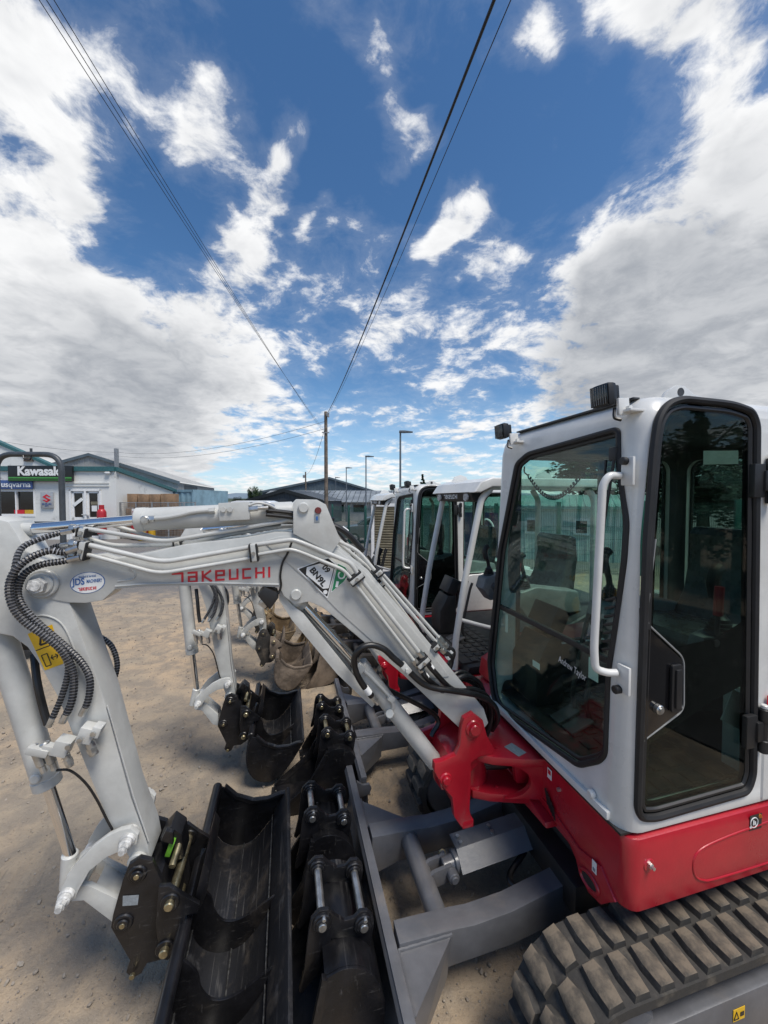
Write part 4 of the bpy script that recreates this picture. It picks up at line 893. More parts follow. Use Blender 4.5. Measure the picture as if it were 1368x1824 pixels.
# ---- cab shell: rounded loft, hollowed, openings cut
def xf(z): return .715 - .045 * (z - .92)
def cab_ring(z, ins, out=0.0):
    x1, x0, y1, y0 = xf(z) - ins + out, -.72 + ins, .665 - ins, -.305 + ins; r = max(.02, .075 - ins * .3)
    return [(p[0], p[1], z) for p in rrect(x0, x1, y0, y1, r, 6)]
outer = MB(); loft(outer, [cab_ring(.905, .0), cab_ring(2.33, .0), cab_ring(2.385, .008), cab_ring(2.425, .026), cab_ring(2.450, .055), cab_ring(2.462, .10)])
inner = MB(); loft(inner, [cab_ring(.96, .045), cab_ring(2.33, .045), cab_ring(2.39, .06), cab_ring(2.415, .10)])
def prism_obj(pts, a, c, axis): return MB().prism(pts, a, c, axis=axis)
door_loop = [(p.x, p.y) for p in fillet_loop(D['door'], .05)]
wind_loop = [(p.x, p.y) for p in fillet_loop(D['wind'], .03)]
cutters = [inner, prism_obj(door_loop, .56, .75, 'y'), prism_obj(wind_loop, .55, .85, 'x'), prism_obj(rrect(-.58, .52, 1.20, 2.33, .07), -.40, -.22, 'y'),
           prism_obj(rrect(-.22, .56, 1.30, 2.33, .07), -.80, -.60, 'x'), prism_obj(rrect(-.60, .045, 1.36, 2.36, .06), .56, .75, 'y')]
def fixn(me):
    b = bmesh.new(); b.from_mesh(me); bmesh.ops.recalc_face_normals(b, faces=b.faces); b.to_mesh(me); b.free(); return me
def apply_bool(base, cuts):
    o = bpy.data.objects.new('shell', fixn(base.mesh('shell', 'cab_paint'))); COL.objects.link(o); tmp = []
    for c in cuts:
        co_ = bpy.data.objects.new('cutter', fixn(c.mesh('cutter', 'dark_grey_plastic' if c is inner else 'cab_paint'))); COL.objects.link(co_); tmp.append(co_)
        md = o.modifiers.new('cut', 'BOOLEAN'); md.operation = 'DIFFERENCE'; md.object = co_; md.solver = 'EXACT'; md.material_mode = 'TRANSFER'
    bv = o.modifiers.new('soft', 'BEVEL'); bv.width = .006; bv.segments = 2; bv.limit_method = 'ANGLE'; bv.angle_limit = R(50)
    dg = bpy.context.evaluated_depsgraph_get(); me = bpy.data.meshes.new_from_object(o.evaluated_get(dg))
    bpy.data.objects.remove(o)
    for t in tmp: bpy.data.objects.remove(t)
    me.polygons.foreach_set('use_smooth', [True] * len(me.polygons)); me.set_sharp_from_angle(angle=R(38)); me.name = 'cab'
    return me
cab = obj('cab', apply_bool(outer, cutters), m1)
# windscreen with seal and parting bar
def inset(loop, d):
    P2 = [Vector(p) for p in loop]; n = len(P2); out_ = []
    ar = sum(P2[i].x * P2[(i + 1) % n].y - P2[(i + 1) % n].x * P2[i].y for i in range(n)); sg = 1 if ar > 0 else -1
    for i in range(n):
        t = (P2[(i + 1) % n] - P2[i - 1]); t = t.normalized() if t.length > 1e-9 else Vector((1, 0)); out_.append(P2[i] + Vector((-t.y, t.x)) * d * sg)
    return [tuple(p) for p in out_]
mb = MB(); mb.prism(inset(wind_loop, .004), -.026, -.020, axis='x', fn=lambda c: Vector((c.x + xf(c.z), c.y, c.z))); mb.build('windscreen', 'screen_glass', cab)
mb = MB(); mb.tube([(xf(z) - .003, y, z) for y, z in inset(wind_loop, .006)], .0125, n=8, closed=True); mb.build('windscreen_seal', 'seal_rubber', cab)
wi = inset(wind_loop, .022); mb = MB(); mb.tube([(xf(z) - .018, y, z) for y, z in wi], .010, n=6, closed=True); mb.build('windscreen_frit', 'black_plastic', cab)
br = D['bar']; mb = MB(); mb.box(((xf(br[0][1]) - .03), (br[0][0] + br[1][0]) / 2 + .02, (br[0][1] + br[1][1]) / 2), (.02, br[1][0] - br[0][0] + .10, .026), None, .004); mb.build('parting_bar', 'black_plastic', cab)
# wiper
mb = MB(); mb.tube([(xf(2.27) + .012, .545, 2.27), (xf(1.9) + .02, .515, 1.95), (xf(1.6) + .012, .49, 1.62)], .006, n=6); mb.tube([(xf(2.24) + .010, .50, 2.23), (xf(1.5) + .008, .475, 1.50)], .0055, n=6); mb.box((xf(2.2) + .008, .535, 2.25), (.02, .03, .05), None, .004); mb.build('wiper', 'black_plastic', cab)
# black trim along right side with louvre teeth
mb = MB()
for i in range(7): mb.box((xf(1.45) - .005, .545 + .002 * i, 1.52 + .032 * i), (.012, .05, .010), Matrix.Rotation(R(25), 3, 'X'), .002)
mb.each('pillar_vent', 'black_plastic', cab)
# sill strip under the windscreen, seam, caps
mb = MB(); mb.box((xf(.93) + .006, .17, .928), (.02, .86, .03), None, .004); mb.build('front_sill', 'cab_paint', cab)
mb = MB(); mb.cyl((xf(.95), .52, .952), (xf(.95) + .022, .52, .952), .016, n=18, ch=.004); mb.build('sill_cap', 'cab_paint', cab)
mb = MB(); mb.box((.05, .18, .900), (1.34, .94, .010), None, .002); mb.build('base_gasket', 'black_plastic', cab)
# door: frame seal, glass, blackout panel, handle, lock, hinges
dl_in = inset(door_loop, .010); dc_ = MB(); dc_.prism(inset(door_loop, .012), .652, .658); door = dc_.build('door', 'door_glass', m1)
mb = MB(); mb.tube([(x, .662, z) for x, z in inset(door_loop, .004)], .0135, n=8, closed=True); mb.build('door_seal', 'seal_rubber', door)
mb = MB(); mb.tube([(x, .656, z) for x, z in inset(door_loop, .030)], .009, n=6, closed=True); mb.build('door_frame', 'black_plastic', door)
def band(loop, w, y):
    a, c = loop, inset(loop, w); n = len(a); mb = MB(); mb.add([(p[0], y, p[1]) for p in a] + [(p[0], y, p[1]) for p in c], [(i, (i + 1) % n, n + (i + 1) % n, n + i) for i in range(n)]); return mb
band(inset(door_loop, .012), .045, .6505).build('frit_border', 'gloss_black', door)
fr_ = D['frit']
mb = MB(); mb.prism([(.655, 1.70), (.639, 1.66), (.615, 1.63), (.50, 1.545), (.30, 1.56), (.12, 1.63), (.11, 1.38), (.30, 1.33), (.52, 1.24), (.652, 1.19)], .645, .6502); mb.build('blackout_panel', 'gloss_black', door)
mb = MB(); mb.tube(fillet([(x, .660, z) for x, z in fr_], .03), .0032, n=6); mb.build('panel_ridge', 'mid_grey_plastic', door)
mb = MB(); mb.prism([(.642, 1.64), (.475, 1.503), (.470, 1.322), (.648, 1.235)], .6582, .664, bevel=.003); mb.build('handle_panel', 'gloss_black', door)
mb = MB(); mb.prism(rrect(.488, .535, 1.325, 1.495, .010), .664, .676, bevel=.003); mb.box((.511, .679, 1.41), (.026, .010, .14), None, .004); mb.build('door_handle', 'black_plastic', door)
MB().prism([(.488, 1.338), (.507, 1.338), (.497, 1.362)], .676, .678).build('handle_arrow', 'mid_grey_plastic', door)
mb = MB(); mb.cyl((.590, .662, 1.345), (.590, .682, 1.345), .017, n=20, ch=.003); mb.cyl((.590, .680, 1.345), (.590, .686, 1.345), .009, n=12); mb.build('door_lock', 'zinc', door)
for zc in (1.20, 2.15):
    mb = MB(); mb.box((.150, .672, zc), (.055, .020, .125), None, .004); mb.box((.118, .680, zc), (.03, .02, .075), None, .004); mb.cyl((.092, .682, zc - .085), (.092, .682, zc - .035), .017, n=14, ch=.003); mb.cyl((.092, .682, zc + .035), (.092, .682, zc + .085), .017, n=14, ch=.003); mb.cyl((.092, .682, zc - .04), (.092, .682, zc + .04), .013, n=12); h_ = mb.build('hinge', 'black_plastic', door)
    mb = MB(); mb.cyl((.092, .682, zc + .085), (.092, .682, zc + .10), .012, n=12, ch=.003); mb.build('hinge_cap', 'cab_paint', h_)
mb = MB(); mb.tube(fillet([(.30, .640, 1.545), (.30, .61, 1.545), (.16, .60, 1.525), (.16, .64, 1.525)], .02), .008, n=8); mb.cyl((.30, .63, 1.545), (.30, .655, 1.545), .014, n=12); mb.build('inner_grip', 'black_plastic', door)
MB().box((.30, .6495, 2.235), (.17, .001, .05), Matrix.Rotation(R(2), 3, 'Y')).build('door_sticker', 'white_decal', door)
stroke_word('TAKEUCHI', (.225, .649, 2.225), (1, 0, 0), (0, 0, 1), (0, -1, 0), .14, .020, st=.2).build('sticker_lettering', 'red_decal', door)
# rear quarter, far side and back glazing
for nm, lp, y in (('quarter_window', rrect(-.60, .045, 1.36, 2.36, .06), .648), ('far_window', rrect(-.58, .52, 1.20, 2.33, .07), -.288)):
    MB().prism(inset(lp, .003), y - .003, y + .003).build(nm, 'screen_glass', cab); mb = MB(); mb.tube([(x, y + (.01 if y > 0 else -.01), z) for x, z in inset(lp, .004)], .011, n=6, closed=True); mb.build('window_seal', 'seal_rubber', cab)
lp = rrect(-.22, .56, 1.30, 2.33, .07); MB().prism(inset(lp, .003), -.706, -.70, axis='x').build('rear_window', 'screen_glass', cab); mb = MB(); mb.tube([(-.71, y, z) for y, z in inset(lp, .004)], .011, n=6, closed=True); mb.build('window_seal', 'seal_rubber', cab)
mb = MB(); mb.box((-.05, -.275, 1.78), (.035, .02, 1.1), None, .003); mb.build('window_mullion', 'black_plastic', cab)
# grab handle
mb = MB(); mb.tube(fillet([(.705, .600, 2.165), (.755, .605, 2.165), (.775, .600, 2.13), (.790, .590, 1.55), (.785, .592, 1.475), (.745, .605, 1.462), (.712, .612, 1.462)], .04), .0135, n=12); gh = mb.build('grab_handle', 'cab_paint', m1)
mb = MB(); mb.box((.690, .622, 2.18), (.012, .05, .10), None, .005); mb.box((.700, .632, 1.445), (.012, .05, .10), None, .005); mb.each('handle_plate', 'cab_paint', gh)
mb = MB(); mb.cyl((.69, .618, 2.215), (.715, .618, 2.215), .014, n=12, ch=.003); mb.cyl((.70, .618, 1.405), (.728, .618, 1.405), .015, n=12, ch=.003); mb.each('handle_plug', 'black_plastic', gh)
# work lights on the roof front
def cab_light(y, z, s, yaw):
    mb = MB(); rot = Matrix.Rotation(R(yaw), 3, 'Z') @ Matrix.Rotation(R(6), 3, 'Y'); c = Vector((.725, y, z))
    mb.box(c, (.055 * s, .105 * s, .105 * s), rot, .024 * s); mb.box(c - rot @ V(.035 * s, 0, 0), (.03 * s, .08 * s, .08 * s), rot, .010 * s); l = mb.build('work_light', 'black_plastic', m1)
    MB().box(c + rot @ V(.0285 * s, 0, 0), (.003, .088 * s, .088 * s), rot, .001).build('light_lens', 'dark_window', l)
    mb = MB()
    for i in range(-3, 4): mb.box(c + rot @ V(.0305 * s, i * .012 * s, 0), (.002, .0015, .08 * s), rot)
    mb.build('lens_ribs', 'mid_grey_plastic', l)
    mb = MB(); mb.box(c + V(-.045, .05 * s, -.045), (.05, .012, .06), rot, .003); mb.box(c + V(-.075, .065 * s, -.062), (.07, .06 * s, .010), None, .003); hexbolt(mb, c + V(-.06, .055 * s, -.05), (0, 1, 0), .008, .015); mb.build('light_bracket', 'cab_paint', l)
    mb = MB(); mb.tube(spline([c + V(-.02, .03, -.05), c + V(-.01, .04, -.085), c + V(-.03, .05, -.095)], 5), .006, n=6); mb.build('light_cable', 'hose_rubber', l)
cab_light(.545, 2.458, .82, 4); cab_light(-.135, 2.446, .78, 4)
mb = MB(); ley = [(.52, 2.44), (.50, 2.475), (.455, 2.502), (.415, 2.502), (.37, 2.475), (.27, 2.455), (.27, 2.44)]; mb.prism(ley, .585, .60, bevel=.003); le = mb.build('lifting_eye', 'cab_paint', cab); mb = MB(); mb.cyl((.435, .583, 2.478), (.435, .602, 2.478), .015, n=16); mb.build('lifting_hole_shade', 'dark_grey_plastic', cab)  # dark disc through the eye stands for the shade of its hole
mb = MB(); mb.box((xf(2.43) - .045, .2, 2.452), (.03, .74, .008), None, .003); mb.build('roof_gutter', 'dark_grey_plastic', cab)
# ---- operator station (used in cab and canopy machines)
def station(parent, plastic=True):
    mb = MB()
    sq = [(-.46, 1.33), (-.10, 1.35), (.02, 1.36), (.05, 1.40), (.02, 1.44), (-.10, 1.45), (-.36, 1.43), (-.43, 1.55), (-.47, 1.75), (-.46, 1.88), (-.50, 1.93), (-.56, 1.90), (-.58, 1.70), (-.55, 1.45), (-.53, 1.33)]
    mb.prism(sq, -.05, .40, bevel=.03, seg=3); seat = mb.build('seat', 'seat_vinyl', parent)
    mb = MB(); mb.box((-.22, .175, 1.20), (.42, .42, .22), None, .02); mb.build('seat_base', 'dark_grey_plastic', parent)
    for s, y in ((1, .47), (-1, -.12)):
        mb = MB(); mb.prism([(-.50, 1.28), (-.46, 1.46), (-.05, 1.52), (.10, 1.48), (.13, 1.38), (.04, 1.26)], y - .075, y + .075, bevel=.02, seg=3); cs = mb.build('control_console', 'mid_grey_plastic', parent)
        mb = MB(); mb.lathe([(.055, 0), (.052, .012), (.046, .014), (.048, .028), (.040, .030), (.042, .045), (.034, .047), (.035, .062), (.024, .07), (.018, .085)], (.02, y, 1.50), n=16); mb.tube([(.02, y, 1.57), (.03, y, 1.63), (.05, y, 1.68)], .017, n=10); mb.tube(spline([(.05, y, 1.66), (.065, y, 1.72), (.055, y, 1.765), (.03, y, 1.785)], 5), .026, n=10, rfn=None); mb.build('joystick', 'black_plastic', cs)
    mb = MB(); mb.tube([(.13, .53, 1.36), (.12, .53, 1.62)], .009, n=8); lv = mb.build('safety_lever', 'dark_grey_plastic', parent); mb = MB(); mb.tube(spline([(.12, .53, 1.60), (.118, .53, 1.66), (.115, .53, 1.72)], 4), .017, n=10); mb.build('lever_grip', 'red_decal', lv)
    for y in (.10, .19):
        mb = MB(); mb.tube(fillet([(.42, y, .97), (.46, y, 1.10), (.38, y, 1.45), (.36, y, 1.50)], .05), .012, n=8); mb.build('travel_lever', 'black_plastic', parent)
        MB().box((.50, y, 1.0), (.13, .07, .012), Matrix.Rotation(R(20), 3, 'Y'), .003).build('travel_pedal', 'dark_grey_plastic', parent)
    MB().box((.05, .18, .968), (1.2, .84, .012), None, .003).build('floor_plate', 'floor_mat', parent)
    for i in range(4):
        for j in range(5): pass
    mb = MB()
    for i in range(6):
        for j in range(9): mb.box((.14 + .08 * i, -.15 + .09 * j, .978), (.05, .06, .008), None, .002)
    mb.build('mat_pads', 'black_plastic', parent, kind='stuff')
    mb = MB(); mb.box((.44, -.12, 1.42), (.09, .20, .15), Matrix.Rotation(R(-25), 3, 'Y'), .012); mon = mb.build('monitor', 'black_plastic', parent); MB().box((.395, -.12, 1.405), (.002, .16, .10), Matrix.Rotation(R(-25), 3, 'Y')).build('monitor_screen', 'dark_window', mon)
    mb = MB(); mb.prism([(.58, .98), (.58, 1.20), (.50, 1.34), (.42, 1.34), (.40, .98)], -.25, -.02, bevel=.02); mb.build('front_console', 'black_plastic', parent)
station(m1)
ST_PARTS = ('seat', 'seat_base', 'control_console', 'safety_lever', 'travel_lever', 'travel_pedal', 'floor_plate', 'mat_pads', 'monitor', 'front_console')
# inside: coil lead, notices, blanking strips
hx = [Vector((xf(2.2) - .07, -.10 + .40 * t + .008 * math.cos(t * 150), 2.21 - .22 * math.sin(math.pi * min(1, t * .98)) * .55 + .009 * math.sin(t * 150))) for t in [i / 240 for i in range(241)]]
MB().tube(hx, .0035, n=5).build('coiled_lead', 'black_plastic', cab)
MB().tube(spline([(xf(2.2) - .06, -.12, 2.26), (xf(2.2) - .06, -.12, 2.23), (xf(2.2) - .07, -.10, 2.21)], 4), .004, n=5).build('coiled_lead_end', 'black_plastic', cab)
MB().box((.10, .600, 1.235), (.14, .002, .13), Matrix.Rotation(R(-28), 3, 'Y')).build('door_pocket_notice', 'white_decal', door)
for zz in (1.245, 1.215): MB().box((.075, .6025, zz), (.02, .0015, .022), Matrix.Rotation(R(-28), 3, 'Y')).build('notice_mark', 'black_decal', door)
MB().box((xf(1.38) - .03, .455, 1.40), (.001, .05, .085)).build('screen_sticker', 'white_decal', cab)
MB().box((xf(1.38) - .03, -.17, 1.39), (.001, .026, .10)).build('screen_sticker', 'white_decal', cab)
MB().box((xf(1.28) - .03, .10, 1.27), (.001, .055, .03)).build('screen_sticker', 'white_decal', cab)
text('Andrew Taylor', .042, (xf(1.36) + .003, .375, 1.375), (0, 1, -.10), (0, .10, 1), 'white_decal', cab, name='chalk_name', bold=-.0004, thick=.0002, width=.16)

# ---- undercarriage: track frames, rubber tracks with lugs, dozer blade
YC = .06
def belt_path(n_arc=14, r=.235, x0=-.62, x1=.83, z=.262):
    pts = []
    for i in range(n_arc + 1): a = R(-90 + 180 * i / n_arc); pts.append((x1 + r * math.cos(a), z + r * math.sin(a)))
    for i in range(n_arc + 1): a = R(90 + 180 * i / n_arc); pts.append((x0 + r * math.cos(a), z + r * math.sin(a)))
    return pts
def track(parent, y0, y1, single):
    bp = belt_path(); n = len(bp); mb = MB(); bi = belt_path(r=.205)
    vs = [(p[0], y0, p[1]) for p in bp] + [(p[0], y1, p[1]) for p in bp] + [(p[0], y0, p[1]) for p in bi] + [(p[0], y1, p[1]) for p in bi]; fs = []
    for i in range(n):
        j = (i + 1) % n; fs += [(i, j, n + j, n + i), (2 * n + j, 2 * n + i, 3 * n + i, 3 * n + j), (i, 2 * n + i, 2 * n + j, j), (n + j, 3 * n + j, 3 * n + i, n + i)]
    mb.add(vs, fs); tr = mb.build('rubber_track', 'track_rubber', parent)
    # lug mesh: tapered bar with slanted flanks
    def lug_mesh(sd):
        w = (y1 - y0) / 2; L = w * .90; bq = [(-.034, -L / 2), (.034, -L / 2 + .0), (.046, L / 2 * .2), (.030, L / 2), (-.030, L / 2), (-.040, L / 2 * .1)]
        tq = [(x * .62 + .004, y * .93) for x, y in bq]; l = MB(); k = len(bq); h = .025
        mq = [(x * .76 + .002, y * .97) for x, y in bq]; tq = [(x * .58 + .003, y * .91) for x, y in bq]
        l.add([(x, y * sd, h - .0045) for x, y in mq] + [(x, y * sd, h) for x, y in tq], [tuple(k + i for i in range(k))] + [(i, (i + 1) % k, k + (i + 1) % k, k + i) for i in range(k)], 1)
        l.add([(x, y * sd, -.004) for x, y in bq] + [(x, y * sd, h - .0045) for x, y in mq], [(i, (i + 1) % k, k + (i + 1) % k, k + i) for i in range(k)], 0)
        return l
    path = [Vector((p[0], 0, p[1])) for p in bp]; path.append(path[0]); per = sum((path[i + 1] - path[i]).length for i in range(n)); cnt = 44
    st_ = resample(path, per / cnt * .5)[:cnt * 2]
    mA = lug_mesh(1).mesh('lug', ['track_rubber', 'dusty_rubber'], 50); mBm = lug_mesh(-1).mesh('lug', ['track_rubber', 'dusty_rubber'], 50); joined = MB()
    yc = (y0 + y1) / 2; w = (y1 - y0) / 2
    for i, p in enumerate(st_):
        q = st_[(i + 1) % len(st_)]; t = (q - st_[i - 1]).normalized(); nrm = V(t.z, 0, -t.x)
        sd = 1 if i % 2 == 0 else -1; mt = Matrix((t, V(0, 1, 0), t.cross(V(0, 1, 0)))).transposed()
        up = mt @ V(0, 0, 1)
        if up.dot(nrm) < 0: mt = Matrix((t, V(0, -1, 0), nrm)).transposed()
        m4 = mt.to_4x4(); m4.translation = V(p.x, yc + sd * w * .5, p.z)
        if single:
            o = obj('track_lug', mA if sd > 0 else mBm, tr); o.matrix_local = m4
        else:
            src = lug_mesh(sd); joined.add([m4 @ Vector(v) for v in src.v], [f for f, mm in zip(src.f, src.m)], 0)
            for k_, mm in enumerate(src.m): joined.m[len(joined.m) - len(src.m) + k_] = mm
    if not single: joined.build('track_lugs', ['track_rubber', 'dusty_rubber'], tr, smooth=25, kind='stuff')
    # idler wheel and frame
    yo = y1 if y1 > YC else y0; s = 1 if y1 > YC else -1
    mb = MB(); mb.cyl((.83, y0 + .05, .262), (.83, y1 - .03, .262), .19, n=30, ch=.01); mb.cyl((-.62, y0 + .05, .262), (-.62, y1 - .03, .262), .19, n=30, ch=.01)
    for xx in (-.3, 0, .3, .55): mb.cyl((xx, y0 + .05, .13), (xx, y1 - .05, .13), .075, n=20, ch=.008)
    mb.each('roller', 'grey_steel', parent)
    mb = MB(); mb.prism([(-.60, .19), (-.60, .36), (-.50, .395), (.68, .395), (.76, .36), (.78, .30), (.74, .19)], min(yo - s * .05, yo + s * .004), max(yo - s * .05, yo + s * .004), bevel=.010); mb.build('track_frame', 'grey_steel', parent)
    return tr
tn = track(m1, .53, .80, True); track(m1, -.70, -.44, False)
mb = MB(); mb.box((.375, .8055, .335), (.052, .0012, .042)); ys = mb.build('track_sticker', 'yellow_decal', m1)
mb = MB(); tr3 = [V(.388, .807, .348), V(.377, .807, .322), V(.399, .807, .322)]
for i in range(3): mb.tube([tr3[i], tr3[(i + 1) % 3]], .0012, n=5)
mb.box((.362, .807, .334), (.016, .001, .014)); mb.build('sticker_symbols', 'black_decal', ys)
mb = MB(); mb.box((.05, YC, .42), (1.1, .75, .16), None, .03); mb.cyl((.0, YC, .48), (.0, YC, .63), .30, n=32); mb.box((.62, YC + .05, .40), (.16, .62, .14), None, .02); uc = mb.build('car_body', 'black_plastic', m1)
MB().tube(spline([(.72, .10, .34), (.85, .17, .30), (.78, .26, .30), (.66, .28, .36)], 8), .014, n=8).build('blade_hose', 'hose_rubber', uc)
# dozer blade
BP = [(1.455, .345), (1.49, .35), (1.50, .33), (1.478, .25), (1.47, .15), (1.49, .06), (1.535, .0), (1.51, .0), (1.462, .05), (1.440, .15), (1.445, .26)]
mb = MB(); mb.prism(BP, -.70, .80, bevel=.003); blade = mb.build('dozer_blade', 'grey_steel', m1)
mb = MB(); mb.box((1.470, .05, .347), (.040, 1.502, .022), None, .004); mb.build('blade_top_bar', 'grey_steel', blade)
for s, yy in ((1, .30), (-1, -.185)):
    top = [(1.44, .36), (1.20, .352), (1.12, .345), (.95, .355), (.62, .42), (.58, .40), (.58, .27), (.95, .21), (1.12, .205), (1.30, .20), (1.44, .16)]
    mb = MB(); mb.prism(top, yy - .045, yy + .045, bevel=.006); mb.build('blade_arm', 'grey_steel', blade)
    # gusset from blade to arm
    gx = [(1.445, .36 - .008), (1.20, .345), (1.40, .10), (1.445, .08)]
    y2 = yy + s * .045; mb = MB(); vs = [(1.445, y2, .335), (1.22, y2, .335), (1.445, y2 + s * .20, .330), (1.445, y2 + s * .20, .16), (1.445, y2, .10), (1.24, y2, .16)]
    mb.add(vs, [(0, 1, 2), (1, 5, 3, 2), (5, 4, 3), (0, 2, 3, 4), (0, 4, 5, 1)]); mb.build('gusset', 'grey_steel', blade)
    mb = MB(); mb.tube([(1.445 - .225 * i / 14, y2 + s * .002, .338 + .0015 * math.sin(i * 2.3)) for i in range(15)], .006, n=6); mb.tube([(1.443, y2 + s * .2 * i / 12, .336 + .0015 * math.sin(i * 2.3)) for i in range(13)], .005, n=6); mb.each('weld_bead', 'grey_steel', blade)
mb = MB(); mb.tube(spline([(1.24, -.14, .30), (1.24, -.05, .30), (1.24, .15, .30), (1.24, .25, .30)], 3), .045, n=20); mb.build('cross_tube', 'grey_steel', blade)
mb = MB()
for yy in (.03, .09): mb.prism([(1.26, .30), (1.20, .345), (1.11, .36), (1.085, .33), (1.10, .285), (1.20, .27)], yy - .009, yy + .009, bevel=.003)
mb.cyl((1.11, .0, .325), (1.11, .135, .325), .026, n=18, ch=.004); mb.cyl((1.11, .13, .325), (1.11, .142, .325), .018, n=16, ch=.003); mb.build('cylinder_lug', 'grey_steel', blade)
mb = MB(); mb.cyl((1.14, .06, .325), (.60, .06, .40), .038, n=20, ch=.004); mb.cyl((1.085, .06, .333), (1.045, .06, .338), .05, n=20, ch=.004); mb.cyl((1.035, .06, .339), (1.005, .06, .343), .047, n=20, ch=.004); mb.build('blade_cylinder', 'grey_steel', blade)
mb = MB(); mb.prism([(-.055, .0), (-.055, .006), (.03, .006), (.10, -.055), (.095, -.060), (.027, .0)], -.01, .40, axis='x', fn=lambda c: Vector((1.06 - c.x, c.y + .035, c.z + .395 + c.x * .10))); mb.build('cylinder_cover', 'grey_steel', blade)
mb = MB()
for dx in (.02, .19):
    for yy in (-.005, .03): hexbolt(mb, (1.06 - dx, yy + .015, .402 + dx * .1), (0, 0, 1), .010, .010)
mb.each('cover_bolt', 'zinc', blade)
mb = MB(); mb.tube([(1.13 + .016 * math.cos(a), .03 + .0, .362 + .018 * math.sin(a)) for a in [R(20 * i) for i in range(12)]], .0035, n=6); mb.build('pin_ring', 'brass_pin', blade)
mb = MB(); mb.prism([(1.40, .30), (1.36, .30), (1.345, .27), (1.36, .235), (1.44, .22), (1.44, .33)], -.60, -.58, bevel=.004); mb.build('lashing_eye', 'grey_steel', blade)

# ------------------------------------------------------------------ the other machines
FRONT = ('boom', 'arm', 'arm_cylinder', 'bucket_cylinder', 'link_plate', 'link_pin', 'tipping_link', 'quick_hitch', 'lift_cylinder', 'swing_bracket', 'swing_mount', 'work_lamp')
CARR = ('house_body', 'front_horn', 'rubber_track', 'roller', 'track_frame', 'car_body', 'dozer_blade')
CABP = ('cab', 'door', 'grab_handle', 'work_light', 'side_cover', 'engine_cover', 'tank_cover') + ST_PARTS
SKIP = ('registration_plate', 'plate_border', 'plate_face', 'plate_disc', 'plate_strip', 'triangle_sticker', 'triangle_face', 'triangle_strip', 'dealer_sticker', 'sticker_face', 'sticker_lettering', 'lettering', 'price_sticker', 'tracker_sticker', 'sticker_symbol', 'sticker_waves', 'chalk_name', 'screen_sticker', 'track_lug', 'door_sticker', 'coiled_lead', 'coiled_lead_end', 'safety_latch', 'rating_plate', 'warning_sticker', 'sticker_symbols')
kids1 = [o for o in COL.objects if o.parent == m1]
def base(o): return o.name.split('.')[0]
def machine(yoff, xoff, zoff, s, label, parts, swap=None, bucket_mats=('black_steel', 'scuffed_steel'), bw=(-.55, .55), ribs=(-.05,), yaw=0, skip=()):
    p = ORG + N_AX * yoff + F_AX * xoff; r = empty('excavator', (p.x, p.y, zoff), RZ + R(yaw), label=label, cat='excavator', group='excavators parked in a row'); r.scale = (s,) * 3
    for o in kids1:
        if base(o) in parts:
            c = copy_tree(o, r, SKIP + tuple(skip), swap)
            if base(o) == 'rubber_track' and not any(base(x) == 'track_lugs' for x in COL.objects if x.parent == c):
                src = [x for x in COL.objects if base(x) == 'track_lugs'][0]; d = src.copy(); COL.objects.link(d); d.parent = c; d.location = (0, .53 + .70 + .005, 0)
    grading_bucket(r, bw[0], bw[1], ribs, bucket_mats)
    return r
def tuck(r, dx):
    """draw the arm of a machine in: boom a little shorter, arm steeper about the hitch pin"""
    px_, pz_ = 2.424, .673; L2 = (2.712 - px_) ** 2 + (1.777 - pz_) ** 2; nx = 2.712 - dx - px_; nz = math.sqrt(L2 - nx * nx)
    th = math.atan2(nx, nz) - math.atan2(2.712 - px_, 1.777 - pz_); piv = Matrix.Translation((px_, 0, pz_)); rot = piv @ Matrix.Rotation(th, 4, 'Y') @ piv.inverted()
    fx, fz = 1.0, 1.0; ft = Matrix.Translation((fx, 0, fz)); sc = ft @ Matrix.Diagonal(((2.712 - dx - fx) / (2.712 - fx), 1, (pz_ + nz - fz) / (1.777 - fz), 1)) @ ft.inverted()
    for o in [x for x in COL.objects if x.parent == r]:
        if base(o) in ('arm', 'bucket_cylinder', 'link_plate', 'link_pin', 'tipping_link'): o.matrix_local = rot
        elif base(o) in ('boom', 'arm_cylinder', 'lift_cylinder', 'work_lamp'): o.matrix_local = sc
